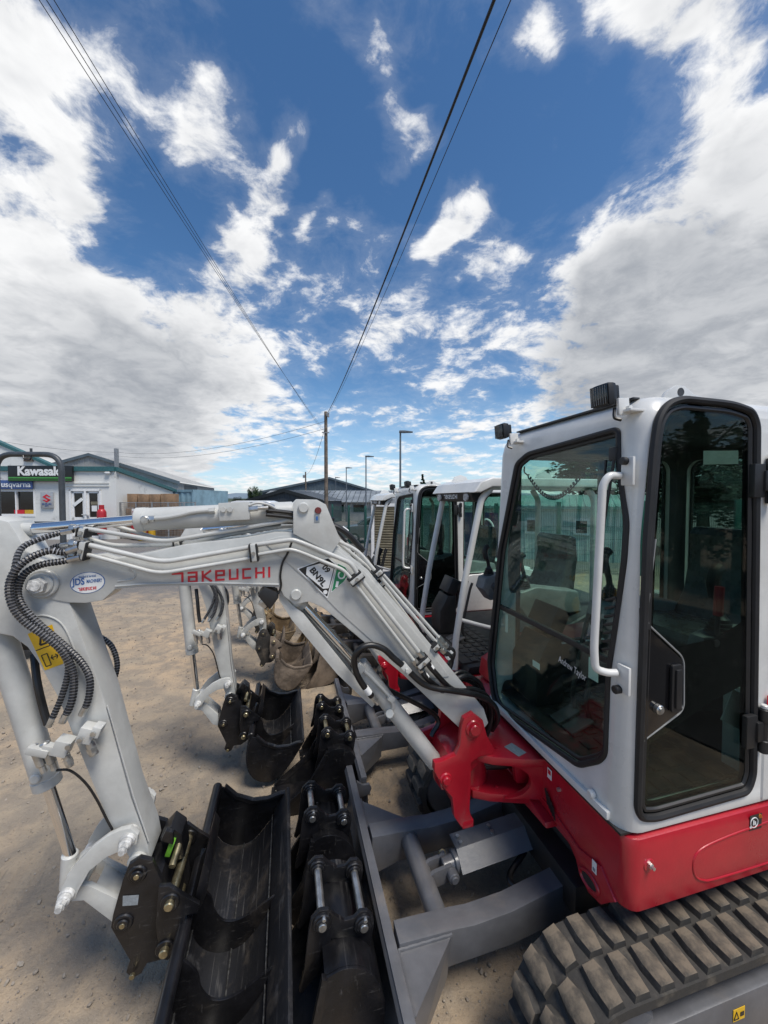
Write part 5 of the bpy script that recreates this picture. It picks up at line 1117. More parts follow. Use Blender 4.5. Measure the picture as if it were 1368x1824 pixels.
def canopy(r, swap='cab_paint', visor_text=True):
    mb = MB(); q = [(.56, 2.30), (.50, 2.385), (.40, 2.42), (-.70, 2.42), (-.78, 2.38), (-.80, 2.33), (-.70, 2.345), (.40, 2.345), (.50, 2.30)]
    mb.prism(q, -.30, .60, bevel=.018, seg=3); cp = mb.build('canopy_roof', swap, r)
    mb = MB(); mb.prism([(.555, 2.305), (.52, 2.345), (.42, 2.36), (.38, 2.28), (.42, 2.225), (.52, 2.235)], -.22, .52, bevel=.015, seg=3); vz = mb.build('light_panel', 'black_plastic', r)
    for y in (-.13, .43):
        mb = MB(); mb.cyl((.535, y, 2.27), (.552, y, 2.272), .042, n=20, ch=.004); mb.build('panel_lamp', 'lens', vz)
    if visor_text: stroke_word('TAKEUCHI', (.556, .01, 2.253), (0, 1, 0), (0, 0, 1), (1, 0, .1), .28, .036, st=.2).build('panel_lettering', 'white_decal', vz)
    for y in (-.24, .53):
        mb = MB(); mb.tube(fillet([(.68, y, .90), (.68, y, 1.10), (.60, y, 1.60), (.46, y, 2.26), (.38, y, 2.33)], .12), .026, n=12); mb.build('front_post', swap, r)
        mb = MB(); mb.tube(fillet([(-.62, y, 1.2), (-.62, y, 2.25), (-.55, y, 2.34)], .1), .028, n=12); mb.build('rear_post', swap, r)
    mb = MB(); mb.tube(fillet([(.16, .535, 1.06), (.20, .545, 1.5), (.17, .54, 2.33)], .1), .020, n=10); mb.tube(fillet([(.66, .53, 1.30), (.40, .56, 1.22), (.16, .535, 1.16)], .08), .016, n=10); mb.build('side_post', swap, r)
    mb = MB(); mb.tube(fillet([(.19, .545, 1.62), (.30, .56, 1.64), (.34, .56, 1.58), (.36, .56, 1.18), (.33, .56, 1.12), (.18, .545, 1.12)], .05), .011, n=10); mb.build('grab_handle', swap, r)
    mb = MB(); mb.prism([(-.30, 2.41), (-.26, 2.47), (-.20, 2.49), (-.14, 2.47), (-.10, 2.41)], .40, .415, bevel=.004); mb.prism([(.20, 2.41), (.24, 2.47), (.30, 2.49), (.36, 2.47), (.40, 2.41)], -.20, -.185, bevel=.004); mb.each('lifting_lug', swap, r)
    mb = MB(); mb.prism([(-1.0, .90), (-1.05, 1.2), (-1.0, 1.30), (-.62, 1.34), (-.30, 1.20), (-.30, .90)], -.6, .62, bevel=.03, seg=3); mb.build('engine_cover', 'dark_grey_plastic', r)
    mb = MB(); mb.prism([(.64, .90), (.62, .96), (.0, .99), (-.3, .99), (-.3, .90)], -.6, .66, bevel=.012); mb.build('deck', 'black_plastic', r)
    mb = MB(); mb.prism([(.10, .98), (.02, 1.24), (-.08, 1.30), (-.26, 1.30), (-.30, .98)], .40, .58, bevel=.03, seg=3); mb.build('seat_side_cowl', 'mid_grey_plastic', r)
m2 = machine(-1.36, .02, gz(1, 3.4), .93, 'second excavator, open canopy with lettered light panel, just behind the nearest cab', FRONT + CARR + ST_PARTS, bw=(-.58, .26), ribs=(-.12,))
canopy(m2); tuck(m2, .15)
m3 = machine(-2.88, -.13, gz(1, 4.8), .93, 'third excavator, enclosed cab with dusty windscreen and muddy bucket', FRONT + CARR + CABP, swap={'white_paint': 'worn_white', 'black_steel': 'grimy_black', 'chrome': 'zinc', 'grey_steel': 'grimy_black'}, bucket_mats=('muddy_steel', 'muddy_steel'), bw=(-.36, .40), ribs=(.02,))
tuck(m3, .12)
m4 = machine(-4.15, .02, gz(1, 6), .93, 'farthest excavator, open canopy with orange beacon and clay-coated bucket', FRONT + CARR + ST_PARTS, swap={'white_paint': 'worn_white', 'black_steel': 'grimy_black', 'grey_steel': 'grimy_black'}, bucket_mats=('clay_steel', 'clay_steel'), bw=(-.36, .40), ribs=(.02,))
canopy(m4); tuck(m4, .10)
mb = MB(); mb.lathe([(.0, .0), (.05, 0), (.05, .03), (.045, .03), (.042, .10), (.03, .115), (0, .118)], (-.45, .1, 2.42), n=18); mb.build('beacon', 'orange_decal', m4)
mb = MB(); mb.lathe([(.0, .0), (.055, 0), (.055, .028), (.0, .028)], (-.45, .1, 2.425), n=18); mb.build('beacon_base', 'fence_green', m4)
# loose buckets beside them
O2 = Vector((m2.location.x, m2.location.y, m2.location.z)); O3 = Vector(m3.location); O4 = Vector(m4.location)
digging_bucket('digging_bucket', mpt(1.60, .42, 0, O2, .93), RZ, .28, (-.085, .085), 'black digging bucket on bare ground beside the second machine, lip pointing left', scale=.98, lip=.20, steel='brass_pin')
digging_bucket('digging_bucket', mpt(1.61, -.02, 0, O2, .93), RZ, .24, (-.07, .07), 'small black digging bucket squeezed behind another beside the second machine', scale=.90, steel='brass_pin')
digging_bucket('digging_bucket', mpt(1.66, .10, 0, O3, .93), RZ + R(4), .36, (-.09, .09), 'muddy brown digging bucket leaning by the third machine blade', mats=('muddy_steel', 'muddy_steel'), scale=.98, teeth=4, steel='muddy_steel')
digging_bucket('digging_bucket', mpt(1.72, -.42, 0, O3, .93), RZ - R(3), .5, (-.09, .09), 'clay-covered toothed digging bucket between the third and farthest machines', mats=('clay_steel', 'clay_steel'), scale=1.0, teeth=5, steel='muddy_steel')
digging_bucket('digging_bucket', mpt(1.56, .16, 0, O4, .93), RZ, .30, (-.08, .08), 'ochre digging bucket behind the farthest machine grading bucket', mats=('clay_steel', 'clay_steel'), scale=.95, teeth=3, steel='muddy_steel')
# ------------------------------------------------------------------ ground
NG_ = 420
def axis_vals(c, near, far, n):
    k = math.asinh(far / near); return [c + near * math.sinh(k * (2 * i / n - 1)) for i in range(n + 1)]
xs = axis_vals(-0.3, .8, 2600, NG_); ys_ = axis_vals(1.6, .8, 2600, NG_)
vs = []
for y in ys_:
    for x in xs:
        r_ = math.hypot(x, y - 1.6); z = gz(x, y)
        if r_ < 40:
            a = max(0, 1 - r_ / 40); z += a * (.012 * noise.noise((x * 1.7, y * 1.7, 0)) + .016 * (noise.fractal((x * 5, y * 5, 3), 1, 2, 4)) * .5)
            z -= .004
        vs.append((x, y, z))
n1 = NG_ + 1; fs = [(j * n1 + i, j * n1 + i + 1, (j + 1) * n1 + i + 1, (j + 1) * n1 + i) for j in range(NG_) for i in range(NG_)]
MB().add(vs, fs).build('ground', 'dirt_ground', smooth=180, kind='structure')
rd = MB(); nx_, ny_ = 16, 40  # unseen asphalt strip, added so the cab door mirrors darker ground
rd.add([(3.35 + .12 * math.sin(y_ * .7) * (i == 0) + 4.9 * i / nx_, y_, gz(3.35 + 4.9 * i / nx_, y_) + .012) for j in range(ny_ + 1) for y_ in [-14 + 21.5 * j / ny_] for i in range(nx_ + 1)], [(j * (nx_ + 1) + i, j * (nx_ + 1) + i + 1, (j + 1) * (nx_ + 1) + i + 1, (j + 1) * (nx_ + 1) + i) for j in range(ny_) for i in range(nx_)]); rd.build('added_dark_strip', 'asphalt', smooth=180, kind='structure')
# loose stones
rs = random.Random(3); mb = MB(); ICO = None
b_ = bmesh.new(); bmesh.ops.create_icosphere(b_, subdivisions=1, radius=1.0); iv = [v.co.copy() for v in b_.verts]; b_.verts.index_update(); ifc = [tuple(v.index for v in f.verts) for f in b_.faces]; b_.free()
for i in range(15000):
    d_ = .7 + 9 * rs.random() ** 1.6; a = rs.uniform(-1.0, .55); x, y = d_ * math.sin(a) * 1.2, d_ * math.cos(a)
    s = .0022 + .010 * rs.random() ** 8 + .0006 * d_; c = Vector((x, y, gz(x, y) + s * .35)); q = Matrix.Rotation(rs.uniform(0, 6.3), 3, Vector((rs.uniform(-1, 1), rs.uniform(-1, 1), 1)).normalized())
    sc = (rs.uniform(.7, 1.3), rs.uniform(.6, 1.1), rs.uniform(.4, .8))
    mb.add([c + q @ Vector((v.x * sc[0] * s * rs.uniform(.8, 1.2), v.y * sc[1] * s, v.z * sc[2] * s)) for v in iv], ifc)
mb.build('gravel', 'stone', smooth=1, kind='stuff', label='loose pale stones scattered over the dirt yard')

# ------------------------------------------------------------------ showroom building on the left
def wbox(mb, x0, x1, y0, y1, z0, z1, mi=0): mb.box(((x0 + x1) / 2, (y0 + y1) / 2, (z0 + z1) / 2), (x1 - x0, y1 - y0, z1 - z0), None, 0, mi)
SR = empty('showroom', (-17.0, 20.0, 0), R(3), label='white rendered showroom with teal trim and double doors, far left', cat='building')
# local: x along the front (right positive), y back, z up; front face at y=0
DX0, DX1, DZ1 = 0.62, 2.22, 2.62
mb = MB(); W0, W1 = -6.5, 2.98
for x0, x1, z0, z1 in ((W0, -2.95, 0, 3.55), (-2.95, -1.10 + .0, 0, 1.30), (-2.95, -1.10, 2.55, 3.55), (-1.10, DX0, 0, 3.55), (DX0, DX1, DZ1, 3.55), (DX1, W1, 0, 3.55)): wbox(mb, x0, x1, 0, .25, z0, z1)
wl_ = mb.build('wall', 'render_wall', SR)
mb = MB(); mb.prism([(.26, 0), (.26, 3.55), (6.0, 2.62), (6.0, 0)], 2.73, 2.98, axis='x'); mb.build('wall', 'render_wall', SR)
mb = MB(); mb.prism([(.0, 3.78), (.0, 3.56), (6.3, 2.60), (6.3, 2.78)], 2.96, 3.10, axis='x'); mb.build('verge', 'teal_trim', SR)
mb = MB(); wbox(mb, W0, 2.96, -.10, .12, 3.56, 3.80); mb.build('fascia', 'teal_trim', SR)
mb = MB(); mb.prism([(.10, 3.70), (.10, 3.62), (6.3, 2.64), (6.3, 2.72)], W0, 2.95, axis='x'); mb.build('roof', 'metal_roof', SR)
mb = MB(); mb.prism([(-1.3, 3.7), (-1.6, 3.98), (-7.0, 6.45), (-7.0, 3.7)], 1.5, 1.8, axis='y'); up = mb.build('upper_gable', 'render_wall', SR)
mb = MB(); mb.prism([(-1.0, 3.70), (-1.0, 3.86), (-7.0, 6.62), (-7.0, 6.44)], 1.42, 1.86, axis='y'); mb.build('coping', 'teal_trim', up)
MB().box((-2.55, 1.45, 4.30), (.45, .12, .22)).build('vent', 'bark', up)
for z in (2.95, 2.80): MB().box((1.35, -.02, z), (2.6, .06, .06)).build('moulding', 'render_wall', SR)
# window
mb = MB(); wbox(mb, -2.95, -1.10, .10, .14, 1.30, 2.55); MBw = mb.build('window', 'dark_window', SR)
mb = MB()
for x0, x1, z0, z1 in ((-2.95, -1.10, 1.20, 1.34), (-2.95, -1.10, 2.50, 2.56), (-1.16, -1.10, 1.34, 2.50), (-2.06, -2.0, 1.34, 2.5)): wbox(mb, x0, x1, -.02, .12, z0, z1)
mb.build('window_frame', 'upvc', MBw)
MB().box((-1.9, .04, 1.45), (.5, .05, .2)).build('window_display', 'red_decal', MBw); MB().box((-1.4, .04, 1.45), (.45, .05, .2)).build('window_display', 'gas_yellow', MBw)
# double door
for x0, x1 in ((DX0 + .10, 1.36), (1.48, DX1 - .10)):
    mb = MB(); wbox(mb, x0 + .08, x1 - .08, .08, .11, .15, 2.45); dr = mb.build('door_leaf', 'dark_window', SR)
    mb = MB()
    for a0, a1, z0, z1 in ((x0, x0 + .10, .02, 2.52), (x1 - .10, x1, .02, 2.52), (x0, x1, 2.42, 2.52), (x0, x1, .02, .18), (x0, x1, 1.02, 1.16)): wbox(mb, a0, a1, .03, .13, z0, z1)
    mb.build('door_frame', 'upvc', dr); MB().box(((x1 + .02) if x0 < 1 else (x0 - .02), -.02, 1.3), (.28, .05, .03)).build('door_handle', 'upvc', dr)
mb = MB()
for a0, a1, z0, z1 in ((DX0, DX0 + .09, 0, 2.62), (DX1 - .09, DX1, 0, 2.62), (DX0, DX1, 2.53, 2.62), (1.37, 1.47, 0, 2.53)): wbox(mb, a0, a1, -.03, .16, z0, z1)
mb.build('door_surround', 'upvc', SR)
MB().box((1.03, .02, 1.95), (.55, .02, .16), Matrix.Rotation(R(-38), 3, 'Y')).build('door_notice', 'white_decal', SR)
MB().box((1.85, .02, 1.62), (.26, .02, .30)).build('door_notice', 'white_decal', SR); MB().box((1.85, .02, 1.90), (.32, .02, .16)).build('door_notice', 'louvre_tan', SR)
MB().box((2.62, -.08, 3.48), (.24, .16, .10), None, .03).build('flood_light', 'upvc', SR)
# signs
def signboard(name, c, d, m_, label): return obj(name, MB().box((0, 0, 0), d, None, .02).mesh(name, m_), None, label, 'sign', None, None, SR.matrix_world @ Vector(c))
bpy.context.view_layer.update()
def sign(name, c, d, m_, label):
    o = obj(name, MB().box((0, 0, 0), d, None, .015).mesh(name, m_), None, label, 'sign'); o.location = SR.matrix_basis @ Vector(c); o.rotation_euler = (0, 0, R(3)); return o
k = sign('shop_sign', (-.62, -.16, 3.42), (3.15, .14, .80), 'sign_black', 'black sign board with white lettering and green stripe on the showroom')
text('Kawasaki', .62, (-.02, -.075, .10), (1, 0, 0), (0, 0, 1), 'white_decal', k, bold=.022, thick=.008, width=2.15)
for zz, h in ((-.22, .075), (-.335, .03)): MB().box((0, -.073, zz), (3.1, .012, h)).build('stripe', 'sign_green', k)
k = sign('shop_sign', (-2.35, -.10, 2.85), (2.5, .06, .46), 'sign_blue', 'blue sign with white lettering above the showroom window')
text('Husqvarna', .40, (.30, -.035, .0), (1, 0, 0), (0, 0, 1), 'white_decal', k, bold=.004, thick=.006, width=1.72)
mb = MB(); mb.tube([(-.84 + .15 * math.cos(a), -.035, -.01 + .15 * math.sin(a)) for a in [R(130 + 280 * i / 16) for i in range(17)]], .018, n=6); mb.box((-.90, -.036, 0), (.04, .012, .16)); mb.box((-.78, -.036, 0), (.04, .012, .16)); mb.box((-.84, -.036, 0), (.1, .011, .035)); mb.build('emblem', 'white_decal', k)
k = sign('shop_sign', (-.44, -.06, 2.05), (.62, .06, .82), 'silver_sign', 'silver sign with red emblem beside the showroom doors')
def sshape(flip):
    p = [(-.21, .12), (0, .26), (.21, .13), (.12, .07), (0, .14), (-.07, .10), (.17, -.05), (.05, -.05)] ; return [(-a, .0 + -(b2)) if flip else (a, b2) for a, b2 in p]
mb = MB(); mb.prism([(-.21, .17), (.0, .31), (.21, .17), (.11, .17), (.0, .22), (-.06, .17), (.21, .02), (.12, -.04), (-.09, .10)][:9], -.040, -.034, axis='y'); mb.prism([(.21, .02), (.0, -.12), (-.21, .02), (-.11, .02), (.0, -.03), (.06, .02), (-.10, .115), (-.17, .12)][:6], -.040, -.035, axis='y'); mb.build('emblem', 'red_decal', k)
text('SUZUKI', .13, (0, -.036, -.20), (1, 0, 0), (0, 0, 1), 'sign_blue', k, bold=.004, thick=.004, width=.46); text('ATV', .10, (0, -.036, -.30), (1, 0, 0), (0, 0, 1), 'sign_blue', k, bold=.003, thick=.004)
# gas bottles, cage, boxes
def gas(loc, m_, label, s=1.0):
    mb = MB(); mb.lathe([(0, 0), (.17, 0), (.185, .04), (.185, .95), (.17, 1.05), (.11, 1.14), (.05, 1.17), (.05, 1.20)], n=20); mb.lathe([(.105, 1.13), (.105, 1.33), (.095, 1.33), (.095, 1.13)], n=18)
    r = empty('gas_bottle', loc, 0, label=label, cat='gas bottle', group='gas bottles by the showroom'); r.scale = (s,) * 3; mb.build('bottle_body', m_, r)
    mb = MB(); mb.cyl((0, 0, 1.18), (0, 0, 1.30), .03, n=10); mb.build('valve', 'zinc', r)
gas((-14.4, 19.6, .32), 'gas_red', 'red gas bottle standing alone at the showroom corner', 1.12)
gas((-12.9, 19.9, .10), 'gas_red', 'darker red gas bottle inside the caged corner', 1.05); gas((-12.75, 20.4, 0), 'gas_red', 'red gas bottle half hidden behind another in the cage')
gas((-12.35, 19.6, .0), 'gas_yellow', 'yellow gas bottle at the front of the cage', 1.0); gas((-12.05, 19.9, -.05), 'gas_yellow', 'yellow gas bottle right of its twin by the cage', .95)
cg = empty('storage_cage', (-12.3, 21.0, 0), 0, label='galvanised wire storage cage stacked with brown boxes', cat='cage')
mb = MB()
for x in (-1.7, -.85, 0, .85, 1.7):
    for y in (-.6, .6): wbox(mb, x - .03, x + .03, y - .03, y + .03, 0, 1.95)
for z in (.1, 1.0, 1.92):
    for y in (-.6, .6): wbox(mb, -1.7, 1.7, y - .02, y + .02, z - .02, z + .02)
mb.build('cage_frame', 'galvanised', cg)
mb = MB()
for i in range(44): x = -1.7 + 3.4 * i / 43; mb.tube([(x, -.6, 0), (x, -.6, 1.92)], .006, n=4)
for i in range(18): z = .05 + 1.87 * i / 17; mb.tube([(-1.7, -.6, z), (1.7, -.6, z)], .006, n=4)
mb.build('wire_mesh', 'galvanised', cg, kind='stuff')
MB().box((-.75, -.63, 1.42), (.62, .02, .36)).build('cage_notice', 'white_decal', cg); MB().box((-.75, -.645, 1.42), (.42, .012, .14)).build('notice_band', 'red_decal', cg)
MB().box((.55, -.63, 1.36), (.46, .02, .50)).build('cage_notice', 'yellow_decal', cg); MB().box((.55, -.645, 1.36), (.2, .012, .2), Matrix.Rotation(R(45), 3, 'Y')).build('notice_band', 'black_decal', cg)
MB().box((1.72, -.63, 1.3), (.2, .02, .36)).build('cage_notice', 'red_decal', cg)
rb = random.Random(5); words = ['left end', 'left middle', 'middle', 'right middle', 'right end']
for i, x in enumerate((-1.25, -.62, .0, .62, 1.22)):
    for j in range(3 if i < 4 else 2):
        s = (rb.uniform(.5, .62), .7, rb.uniform(.70, .80)); o = MB().box((0, 0, 0), s, None, .01).build('cardboard_box', 'cardboard', None, label='brown carton in the storage cage, %s, %s' % (words[i], ['bottom', 'middle of the stack', 'top of the stack'][j]), cat='box', group='cartons in the cage'); o.location = (-12.3 + x, 21.0, .42 + .80 * j); o.rotation_euler[2] = rb.uniform(-.08, .08)
# shipping container
ct = empty('shipping_container', (-16.2, 27.0, 0), R(-4), label='light blue corrugated shipping container behind the storage cage', cat='container')
def corr(mb, x0, x1, z0, z1, y, step, d_):
    n = int((x1 - x0) / step); pts = []
    for i in range(n + 1): pts.append((x0 + (x1 - x0) * i / n, y - (d_ if (i // 2) % 2 else 0)))
    mb.add([(p[0], p[1], z0) for p in pts] + [(p[0], p[1], z1) for p in pts], [(i, i + 1, n + 2 + i, n + 1 + i) for i in range(n)])
mb = MB(); corr(mb, -2.2, 2.9, .1, 2.7, 0, .10, .05); wbox(mb, -2.2, 2.9, .02, 5, .05, 2.72); mb.build('corrugated_side', 'container_blue', ct)
mb = MB(); wbox(mb, -2.25, 2.95, -.08, 0.0, 2.62, 2.78); wbox(mb, -2.25, 2.95, -.08, .0, 0, .16); wbox(mb, 2.86, 2.98, -.08, 5, 0, 2.78); wbox(mb, -2.28, -2.16, -.08, 0.02, 0, 2.78); mb.build('container_frame', 'container_blue', ct)
# big grey shed behind
def panels_wall(mb, a, c, z0, z1, step=.5, d_=.04, nrm=(0, -1)):
    a, c = Vector(a), Vector(c); L = (c - a).length; n = int(L / step); t = (c - a) / L; nn = Vector((t.y, -t.x)); pts = []
    for i in range(n):
        p, q = a + t * L * i / n, a + t * L * (i + 1) / n; pts += [p, p + (q - p) * .7, p + (q - p) * .75 + nn * d_, p + (q - p) * .95 + nn * d_]
    pts.append(c); zz = (lambda s: z1(s)) if callable(z1) else (lambda s: z1); k = len(pts)
    mb.add([(p.x, p.y, z0) for p in pts] + [(p.x, p.y, zz((p - a).length / L)) for p in pts], [(i, i + 1, k + i + 1, k + i) for i in range(k - 1)])
def shed(name, P0, P1, depth, eave, apex, wall, roof, trim, label, cat='building', rstep=1.0, off=None, apx=.5):
    """P0->P1 gable front (left, right), depth vector behind"""
    r = empty(name, (P0[0], P0[1], 0), 0, label=label, cat=cat); P0, P1, dp = Vector(P0), Vector(P1), Vector(depth); base0 = P0.copy(); o = V(-P0.x, -P0.y)
    A, Bq = Vector((0, 0)), P1 - P0; zt = lambda s: eave + (apex - eave) * (1 - abs(s - apx) / (apx if s < apx else 1 - apx))
    mb = MB(); panels_wall(mb, A, A.lerp(Bq, apx), off or -2, lambda s: zt(s * apx)); panels_wall(mb, A.lerp(Bq, apx), Bq, off or -2, lambda s: zt(apx + s * (1 - apx))); mb.build('gable_wall', wall, r)
    mb = MB(); panels_wall(mb, Bq, Bq + dp, off or -2, eave); panels_wall(mb, dp, A, off or -2, eave); panels_wall(mb, Bq + dp, dp, off or -2, eave); mb.build('side_wall', wall, r)
    mid = A.lerp(Bq, apx); fr = -dp.normalized() * .3
    mb = MB()
    for e in (A, Bq):
        out_ = (e - mid).normalized() * .25; n = max(4, int(dp.length / rstep))
        for i in range(n):
            a0, a1 = fr + (dp - fr) * i / n, fr + (dp - fr) * (i + .92) / n; a2 = fr + (dp - fr) * (i + 1) / n
            for (u, w_, h) in ((a0, a1, .0), (a1, a2, .06)):
                e0, e1, m0, m1_ = e + out_ + u, e + out_ + w_, mid + u, mid + w_; ze = eave - .1 * (apex - eave) / (e - mid).length
                mb.add([(e0.x, e0.y, ze + .1 + h), (e1.x, e1.y, ze + .1 + h), (m1_.x, m1_.y, apex + .1 + h), (m0.x, m0.y, apex + .1 + h)], [(0, 1, 2, 3)])
    rf = mb.build('roof', roof, r)
    mb = MB()
    for e in (A, Bq):
        out_ = (e - mid).normalized() * .25; p, q = e + out_ + fr * 1.05, mid + fr * 1.05
        mb.add([(p.x, p.y, eave - .25), (q.x, q.y, apex - .12), (q.x, q.y, apex + .2), (p.x, p.y, eave + .12)], [(0, 1, 2, 3)])
        p2, q2 = p - fr * .12, q - fr * .12
        mb.add([(p2.x, p2.y, eave - .25), (q2.x, q2.y, apex - .12), (q2.x, q2.y, apex + .2), (p2.x, p2.y, eave + .12)], [(0, 1, 2, 3)])
    mb.build('bargeboard', trim, rf); return r
s1 = shed('storage_shed', (-42.0, 41.5), (-24.3, 45.5), (-5.5, 22), 4.1, 7.1, 'grey_cladding', 'light_roof', 'navy_cladding', 'large grey clad shed with shallow gable behind the blue container')
mb = MB(); dsh = Vector((-5.5, 22)); b1 = Vector((17.7, 4.0)); p = b1 + dsh * .12; q = b1 + dsh * .42; nn = Vector((dsh.y, -dsh.x)).normalized() * .06
mb.add([(p.x + nn.x, p.y + nn.y, 2.2), (q.x + nn.x, q.y + nn.y, 2.2), (q.x + nn.x, q.y + nn.y, 3.9), (p.x + nn.x, p.y + nn.y, 3.9)], [(0, 1, 2, 3)]); mb.build('open_bay_shade', 'charcoal_cladding', s1)  # flat dark sheet on the wall stands for shade inside the bay
MB().box((8.0, -.6, 1.6), (2.2, 1.0, 2.2)).build('lean_to', 'grey_cladding', s1)
mb = MB(); mb.box((15.2, 1.9, 3.25), (5.2, 2.6, .10), Matrix.Rotation(R(12.7), 3, 'Z')); mb.build('lean_to_roof', 'teal_trim', s1)
MB().box((12.0, 1.8, 4.8), (.32, .32, 6.0)).build('flue', 'galvanised', s1)
# distant sheds to the right
s2 = shed('warehouse', (-22.0, 66), (-.8, 66), (2, 30), 3.2, 5.75, 'navy_cladding', 'metal_roof', 'navy_cladding', 'wide slate blue gabled warehouse beyond the utility pole', apx=.60)
s3 = empty('low_building', (-17, 46, 0), 0, label='long low building with grey standing seam roof before the blue warehouse', cat='building')
mb = MB(); wbox(mb, 2.0, 22, 2.0, 8, -2, 1.9); mb.build('wall', 'grey_cladding', s3)
n = 30
for i in range(n):
    x0, x1 = .8 + 21.6 * i / n, .8 + 21.6 * (i + 1) / n; mb = MB(); mb.prism([(1.4, 1.72), (1.4, 1.80), (9.0, 3.38), (9.0, 3.30)], x0 + .02, x1 - .05, axis='x'); mb.prism([(1.4, 1.80), (1.4, 1.88), (9.0, 3.46), (9.0, 3.38)], x1 - .09, x1 - .03, axis='x'); mb.build('roof_panel', 'metal_roof', s3)
for i in range(7): MB().box((3.5 + 2.6 * i, 1.97, 1.0), (1.4, .08, .9)).build('window', 'dark_window', s3)
s4 = shed('timber_shed', (-13.4, 38.0), (-6.2, 38.0), (1, 9), 1.95, 2.95, 'charcoal_cladding', 'charcoal_cladding', 'sign_black', 'small charcoal gabled shed left of the utility pole')
s5 = shed('farm_shed', (-1.0, 62), (16, 60), (3, 25), 2.9, 4.5, 'navy_cladding', 'navy_cladding', 'fence_green', 'low dark green shed behind the tall street lamp', apx=.45)
# pale cabin beyond the fence
cb = empty('portable_cabin', (4.4, 18.6, gz(5, 18)), R(-24), label='pale mint portable cabin behind the mesh fence', cat='cabin')
mb = MB(); panels_wall(mb, (-4, 0), (7, 0), 0, 2.35, .35, .03); wbox(mb, -4, 7, .02, 3.2, 0, 2.35); mb.build('wall', 'mint_cladding', cb)
mb = MB(); mb.prism([(-.3, 2.32), (-.3, 2.44), (1.6, 2.95), (3.5, 2.44), (3.5, 2.32), (1.6, 2.83)], -4.2, 7.2, axis='x'); rf = mb.build('roof', 'mint_roof', cb)
mb = MB()
for i in range(40): mb.box((-4.1 + .285 * i, .65, 2.705), (.05, 1.98, .04), Matrix.Rotation(R(15.0), 3, 'X'))
mb.build('roof_seam', 'mint_roof', cb, kind='stuff')
for x in (-3.0, -1.9, -.3, .8, 2.6, 4.6):
    w_ = MB().box((x, -.05, 1.55), (.62, .08, .72)).build('window', 'upvc', cb); MB().box((x, -.10, 1.55), (.42, .03, .52)).build('pane', 'dark_window', w_)
# banner on the fence
# ------------------------------------------------------------------ fences
def mesh_fence(name, pts, h, label, gap=.055, post_every=2.5, wr=.0035):
    root = empty(name, (pts[0][0], pts[0][1], gz(*pts[0])), 0, label=label, cat='fence'); o = Vector((pts[0][0], pts[0][1], gz(*pts[0]))); wires = MB(); posts = []
    for a, c in zip(pts, pts[1:]):
        a, c = Vector(a), Vector(c); L = (c - a).length; t = (c - a) / L; nn = Vector((-t.y, t.x)); n = int(L / gap)
        for i in range(n):
            p = a + t * i * gap; z0 = gz(p.x, p.y)
            pr = [(.03, 0), (h * .28, 0), (h * .31, .05), (h * .34, 0), (h * .62, 0), (h * .65, .05), (h * .68, 0), (h * .9, 0), (h * .93, .05), (h * .96, 0), (h, 0)]
            pth = [Vector((p.x + nn.x * d_, p.y + nn.y * d_, z0 + z)) - o for z, d_ in pr]; wires.tube(pth, wr, n=3, caps=False)
        for z in [h * k for k in (.05, .28, .34, .5, .62, .68, .9, .96)]:
            wires.tube([Vector((a.x + t.x * L * i / 6, a.y + t.y * L * i / 6, gz(a.x + t.x * L * i / 6, a.y + t.y * L * i / 6) + z)) - o for i in range(7)], wr, n=3)
        for i in range(int(L / post_every) + 1):
            p = a + t * i * post_every; mb = MB(); zb = gz(p.x, p.y); c3 = Vector((p.x, p.y, zb)) - o; mb.box(c3 + V(0, 0, h / 2 + .03), (.14, .09, h + .12), Matrix.Rotation(math.atan2(t.y, t.x), 3, 'Z'), .006); mb.build('post', 'fence_green', root)
    wires.build('wire_mesh', 'fence_green', root, smooth=180, kind='stuff'); return root
mesh_fence('mesh_fence', [(-3.3, 24.5), (-1.0, 20.5), (2.0, 15.5), (6.0, 13.2), (13.0, 11.0), (20, 9)], 2.35, 'green welded mesh fence along the back of the yard', wr=.0055)
bn_ = MB().box((0, 0, 0), (1.25, .02, 1.75)).build('fence_banner', 'banner_purple', None, label='dark purple banner with white arch emblem hung on the mesh fence', cat='banner'); bn_.location = (3.65, 14.42, .72); bn_.rotation_euler = (0, 0, R(-28))
mb = MB(); mb.tube(fillet([(-.05, -.016, .0), (-.05, -.016, .45), (.2, -.016, .68), (.45, -.016, .45), (.45, -.016, .0)], .15), .035, n=6); mb.tube([(.1, -.016, .1), (.1, -.016, .35), (.3, -.016, .35), (.3, -.016, .1)], .03, n=6); mb.build('emblem', 'white_decal', bn_)
text('Tow', .24, (.15, -.016, -.35), (1, 0, 0), (0, 0, 1), 'white_decal', bn_, bold=.004, thick=.003)
# louvred cabinet standing behind the machines
lc_ = empty('louvred_unit', (.28, 10.2, gz(.3, 10)), R(-8), label='tall grey generator cabinet with tan louvres behind the farthest canopy', cat='generator')
mb = MB(); wbox(mb, -.65, .65, .03, 1.2, .2, 2.35); mb.build('cabinet', 'galvanised', lc_)
for i in range(24): MB().box((-.12, 0.0, .55 + .068 * i), (.82, .05, .05), Matrix.Rotation(R(28), 3, 'X'), .004).build('louvre', 'louvre_tan', lc_)
mb = MB(); 
for a0, a1, z0, z1 in ((-.62, -.54, .45, 2.22), (.30, .38, .45, 2.22), (-.62, .38, 2.16, 2.24), (-.62, .38, .42, .5)): wbox(mb, a0, a1, -.04, .03, z0, z1)
mb.build('louvre_frame', 'upvc', lc_); mb = MB(); wbox(mb, -.6, .6, .1, 1.1, 0, .2); mb.build('skid', 'black_plastic', lc_)
